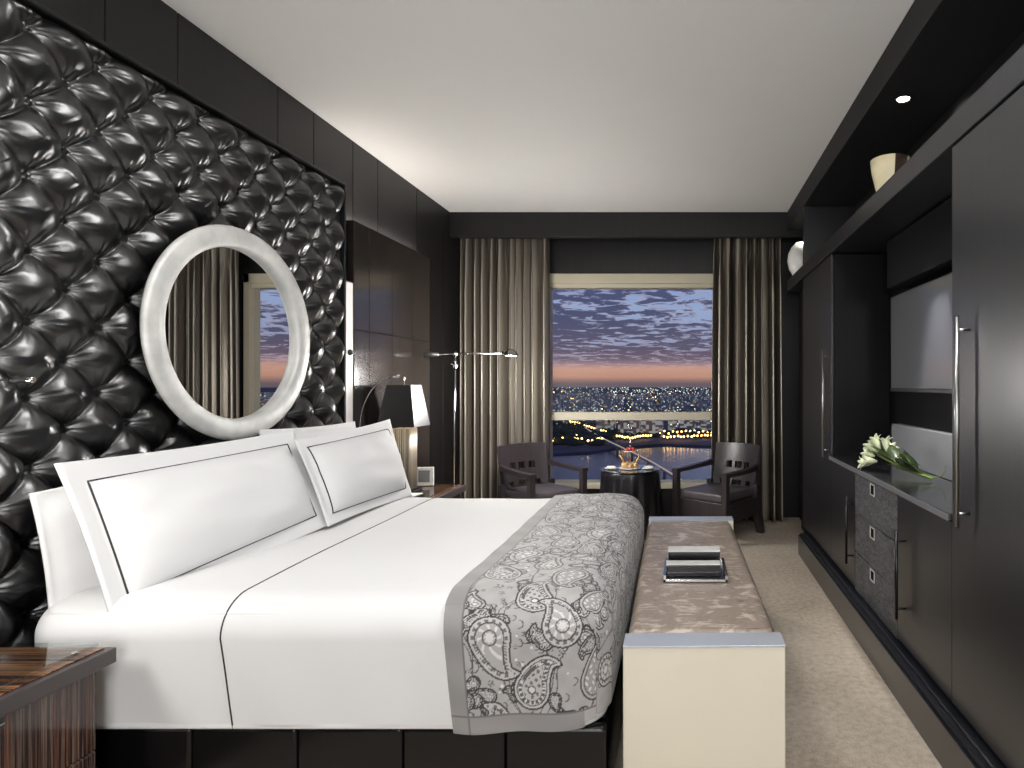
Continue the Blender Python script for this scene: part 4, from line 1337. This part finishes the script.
# wide lit blocks by the river
def riverside(x0, x1, yb, hpx, label, steps):
    xa, d = px(x0, yb); xb, _ = px(x1, yb)
    h = hpx*d/600
    t = empty('riverside_building', ((xa+xb)/2, d, GZ), label, 'building')
    n = steps
    for k in range(n):
        u0 = -(xb-xa)/2+(xb-xa)*k/n; u1 = u0+(xb-xa)/n*.94
        hh = h*(1-.16*(k % 2))
        b = MB().box(u0, u1, 0, 40, 0, hh)
        for f in range(1, int(hh/7)): b.box(u0-1, u1+1, -1.5, 0, f*7-.6, f*7+.6)
        o = b.build('wing', M['riverside'], t)
    return t
riverside(618, 664, 437, 19, 'wide lit block of horizontal floors by the river behind the cake stand', 2)
riverside(596, 616, 433, 14, 'lit block by the river left of the cake stand rod', 1)
riverside(668, 676, 433, 15, 'narrow pale lit tower by the river right of the wide block', 1)
riverside(680, 711, 431, 12, 'long lit hall by the river at the right side of the window', 2)
# dark tree belt along the bank
mb = MB()
def clump(x, y, r_):
    d, = (0,)
    mb.ball((x, y, GZ+r_*.5), r_, 1, (1.3, 1.0, R.uniform(.6, .9)))
for _ in range(240):
    xi = R.uniform(540, 640); yi = R.uniform(424, 446)
    if xi > 600 and yi > 440: continue
    X, Y = px(xi, yi); clump(X, Y, R.uniform(8, 16))
for _ in range(120):
    xi = R.uniform(630, 720); yi = R.uniform(432, 437.5)
    X, Y = px(xi, yi); clump(X, Y, R.uniform(6, 11))
tag(mb.build('bank_trees', M['trees']), 'dark belt of trees along the far river bank', 'trees', kind='stuff')
# street lamps on the bank: each one a lamp of its own
lp = MB(); lp.tube([(0, 0, 0), (0, 0, 10)], .5, 6)
lamp_proto = empty('street_lamp', (0, 0, GZ), 'x', 'street lamp')
lp.build('pole', M['dark_steel'], lamp_proto)
MB().ball((0, 0, 11), 3.0, 1).build('lantern', M['glow_warm'], lamp_proto)
first = True
spots = []
for i in range(22): spots.append((552+i*2.4+R.uniform(-1, 1), 443.5+R.uniform(-1.3, 1.8)))
for i in range(14): spots.append((617+i*2.6, 442-abs(i-5)*.35+R.uniform(-.7, .7)))
for i in range(15): spots.append((664+i*3.4+R.uniform(-.6, .6), 441.2+R.uniform(-.7, .5)-.12*i))
for i in range(16): spots.append((570+i*2.4, 424+i*.75+R.uniform(-.4, .4)))
for i in range(20): spots.append((630+i*4.3, 436.3+R.uniform(-1.8, 1.5)))
for xi, yi in spots:
    o = lamp_proto if first else copy_tree(lamp_proto)
    first = False
    X, Y = px(xi, yi)
    Y = max(Y, 1300 if X < -150 else 1480)
    o.location = (X, Y, GZ)
    tag(o, 'tiny glowing amber street lamp on the far river bank', 'street lamp', 'street lamps along the river')
# countless small city lights
def lights(name, mat, n, yr, sz, label, xr=(-.25, .09), seed=1):
    q = random.Random(seed); mb = MB()
    V = []; F = []
    for _ in range(n):
        u = q.random(); y = yr[0]*(yr[1]/yr[0])**u; x = q.uniform(*xr)*y
        s = sz*(y/2000)**.75*q.uniform(.5, 1.25); z = GZ+q.uniform(4, 40)
        b = len(V)
        V += [(x-s, y, z), (x+s, y, z), (x, y-s, z), (x, y+s, z), (x, y, z-s), (x, y, z+s)]
        F += [(b+i, b+j, b+k) for i, j, k in ((0, 2, 5), (2, 1, 5), (1, 3, 5), (3, 0, 5), (2, 0, 4), (1, 2, 4), (3, 1, 4), (0, 3, 4))]
    tag(mesh_np(name, V, F, mat, smooth=False), label, 'lights', kind='stuff')
lights('city_lights', M['glow_cool'], 420, (2000, 22000), 2.2, 'countless tiny greenish white lights of the distant city', seed=1)
lights('city_lights', M['glow_white'], 360, (1750, 20000), 2.0, 'countless tiny pale yellow lights of the distant city', seed=2)
lights('city_lights', M['glow_warm'], 150, (1650, 12000), 2.0, 'countless tiny orange lights of the distant city', seed=3)
lights('city_lights', M['glow_white'], 900, (2000, 9000), 3.0, 'tiny pale lights of the city far to the right', (.1, 1.1), seed=4)
lights('city_lights', M['glow_warm'], 700, (2000, 4200), 3.4, 'tiny orange lights of the city far to the right', (.2, 1.1), seed=5)
# bridge over the river
t = empty('bridge', (0, 0, 0), 'pale curved road bridge crossing the river behind the table', 'bridge')
pts = [px(*p) for p in ((585, 431), (600, 441), (622, 452.5), (648, 466), (676, 484), (705, 505))]
cv = bez([(x, y, GZ+9) for x, y in pts], 10)
mb = MB(); V = []; F = []
def ribbon(w, z0, z1):
    V = []; F = []
    for i, p in enumerate(cv):
        d = (cv[min(i+1, len(cv)-1)]-cv[max(i-1, 0)]).normalized(); s = Vector((d.y, -d.x, 0))
        V += [p-s*w+Vector((0, 0, z0)), p+s*w+Vector((0, 0, z0)), p+s*w+Vector((0, 0, z1)), p-s*w+Vector((0, 0, z1))]
    for i in range(len(cv)-1):
        for k in range(4): F.append((i*4+k, i*4+(k+1) % 4, (i+1)*4+(k+1) % 4, (i+1)*4+k))
    return V, F
V, F = ribbon(4.5, 0, 1.5); mesh_np('deck', V, F, M['concrete'], t, smooth=False)
V, F = ribbon(.7, 1.5, 3.2); mesh_np('lit_railing', V, F, M['glow_rail'], t, smooth=False)
mb = MB()
for p in cv[6::6]: mb.lathe([(2.5, GZ-6), (2.5, GZ+9.2)], 10, c=(p.x, p.y, 0))
mb.build('piers', M['concrete'], t)

# ------------------------------------------------------------------ world: dusk sky
W = bpy.data.worlds.new('dusk'); S.world = W; W.use_nodes = True
nt = W.node_tree; bg = nt.nodes['Background']
class WN(N):
    def __init__(self): self.t = nt
k = WN()
tc = k.n('ShaderNodeTexCoord'); sep = k.n('ShaderNodeSeparateXYZ'); k.l(tc.outputs['Generated'], sep.inputs[0])
def math2(op, a, b=None, clamp=False):
    m = k.n('ShaderNodeMath', operation=op, use_clamp=clamp)
    for i, q in enumerate((a, b)):
        if q is None: continue
        if isinstance(q, (int, float)): m.inputs[i].default_value = q
        else: k.l(q, m.inputs[i])
    return m.outputs[0]
z = sep.outputs['Z']
grad = k.ramp(z, [(0.0, rgb(104, 92, 100)), (0.005, rgb(140, 110, 108)), (0.012, rgb(196, 146, 124)), (0.026, rgb(206, 158, 140)), (0.040, rgb(160, 144, 164)), (0.07, rgb(146, 156, 192)), (0.12, rgb(150, 168, 206)), (0.20, rgb(124, 148, 196)), (0.6, rgb(56, 80, 140))])
# clouds on a high flat layer
zz = math2('ADD', z, 0.065)
cx = math2('DIVIDE', sep.outputs['X'], zz); cy = math2('DIVIDE', sep.outputs['Y'], zz)
cmb = k.n('ShaderNodeCombineXYZ'); k.l(cx, cmb.inputs[0]); k.l(cy, cmb.inputs[1])
mp = k.n('ShaderNodeMapping'); mp.inputs['Location'].default_value = (5.3, 2.1, 0); mp.inputs['Scale'].default_value = (1.0, 1.0, 1); k.l(cmb.outputs[0], mp.inputs[0])
n1 = k.noise(mp.outputs[0], 4.2, 10, 0.62, 0.5)
n2 = k.noise(mp.outputs[0], 0.9, 2, 0.5, 0)
gap = math2('MULTIPLY', math2('MINIMUM', math2('MAXIMUM', math2('ADD', sep.outputs['X'], 0.05), 0.0), 0.08), 1.1)
gap = math2('MULTIPLY', gap, math2('MINIMUM', math2('MULTIPLY', math2('MAXIMUM', math2('SUBTRACT', z, 0.06), 0.0), 18.0), 1.0))
sm = math2('SUBTRACT', math2('ADD', math2('ADD', math2('MULTIPLY', n1, 0.80), math2('MULTIPLY', n2, 0.30)), 0.03), gap)
cov = k.ramp(sm, [(0.475, (0, 0, 0, 1)), (0.56, (1, 1, 1, 1))])
edge = k.ramp(sm, [(0.47, (0, 0, 0, 1)), (0.515, (1, 1, 1, 1)), (0.57, (0, 0, 0, 1))])
hz = k.ramp(z, [(0.026, (0.08, 0.08, 0.08, 1)), (0.042, (1, 1, 1, 1))])
covm = math2('MULTIPLY', cov.outputs[0], hz.outputs[0])
ccol = k.ramp(z, [(0.03, rgb(120, 98, 110)), (0.06, rgb(94, 88, 110)), (0.11, rgb(80, 84, 114)), (0.2, rgb(74, 82, 122)), (0.5, rgb(44, 54, 90))])
mx = k.n('ShaderNodeMix', data_type='RGBA'); k.l(covm, mx.inputs['Factor']); k.l(grad.outputs[0], mx.inputs['A']); k.l(ccol.outputs[0], mx.inputs['B'])
rim = k.n('ShaderNodeMix', data_type='RGBA', blend_type='ADD'); k.l(math2('MULTIPLY', math2('MULTIPLY', edge.outputs[0], hz.outputs[0]), 0.22), rim.inputs['Factor'])
k.l(mx.outputs['Result'], rim.inputs['A']); rim.inputs['B'].default_value = rgb(222, 206, 214)
k.l(rim.outputs['Result'], bg.inputs['Color']); bg.inputs['Strength'].default_value = 1.0

# ------------------------------------------------------------------ lights
def area(name, loc, rot, size, power, col=(1, .95, .88), sy=None, spread=PI):
    d = bpy.data.lights.new(name, 'AREA'); d.energy = power; d.color = col; d.spread = spread
    if sy: d.shape = 'RECTANGLE'; d.size = size; d.size_y = sy
    else: d.shape = 'DISK'; d.size = size
    o = link(bpy.data.objects.new(name, d)); o.location = loc; o.rotation_euler = rot
    return o
def spot(name, loc, rot, power, ang, blend=.6, col=(1, .93, .82), r=.03):
    d = bpy.data.lights.new(name, 'SPOT'); d.energy = power; d.spot_size = math.radians(ang); d.spot_blend = blend; d.color = col; d.shadow_soft_size = r
    o = link(bpy.data.objects.new(name, d)); o.location = loc; o.rotation_euler = rot
    return o
def point(name, loc, power, col, r=.03):
    d = bpy.data.lights.new(name, 'POINT'); d.energy = power; d.color = col; d.shadow_soft_size = r
    o = link(bpy.data.objects.new(name, d)); o.location = loc
    return o
# added fill lights without fittings, out of view: bed, walkway, behind the viewer
area('bed_fill', (-.95, 2.2, 3.27), (0, 0, 0), .55, 25, (1, .99, .97))
area('walkway_fill', (.62, 1.7, 3.27), (0, 0, 0), .4, 34, (1, .98, .95))
area('viewer_fill', (.1, -2.3, 1.1), (math.radians(92), 0, 0), 2.4, 64, (.985, .985, 1), 1.4)
# added fill light behind the viewer, brightening the ceiling
area('ceiling_fill', (-.2, -.9, 2.1), (math.radians(180-52), 0, 0), .7, 58, (1, .995, .985))
# added fill light hidden on top of the panelling, warming the far ceiling
area('panelling_fill', (-2.38, 4.82, 2.69), (math.radians(180), math.radians(-30), 0), .09, 5, (1, .92, .84), 1.3)
# bedside lamps and the swing arm lamp
point('bedside_bulb', (-2.145, 4.60, TZ+.77), 6, (1, .86, .68), .05)
point('near_bedside_bulb', (-2.10, 1.48, TZ+.55), 16, (1, .97, .92), .12)
point('floor_lamp_bulb', (-1.515, 5.25, 1.50), 92, (1, .97, .93), .20)
spot('niche_bulb', (1.235, 3.38, 3.090), (0, math.radians(-50), 0), 40, 84, .8, (1, .97, .93), .02)
spot('niche_bulb_near', (1.235, 1.9, 3.090), (0, math.radians(-50), 0), 40, 84, .8, (.88, .94, 1), .02)
spot('vase_spot', (1.25, 6.0, 3.09), (0, 0, 0), 20, 100, .8)
spot('counter_spot', (1.20, 3.35, 2.44), (0, math.radians(-8), 0), 90, 48, .9, (1, .98, .96))

S.view_settings.view_transform = 'Standard'; S.view_settings.look = 'None'
S.view_settings.exposure = 0; S.view_settings.gamma = 1; S.view_settings.use_curve_mapping = False
S.cycles.max_bounces = 10; S.cycles.diffuse_bounces = 5; S.cycles.glossy_bounces = 5; S.cycles.transparent_max_bounces = 16
S.cycles.caustics_reflective = False; S.cycles.caustics_refractive = False
S.cycles.sample_clamp_indirect = 4.0
S.cycles.use_denoising = True
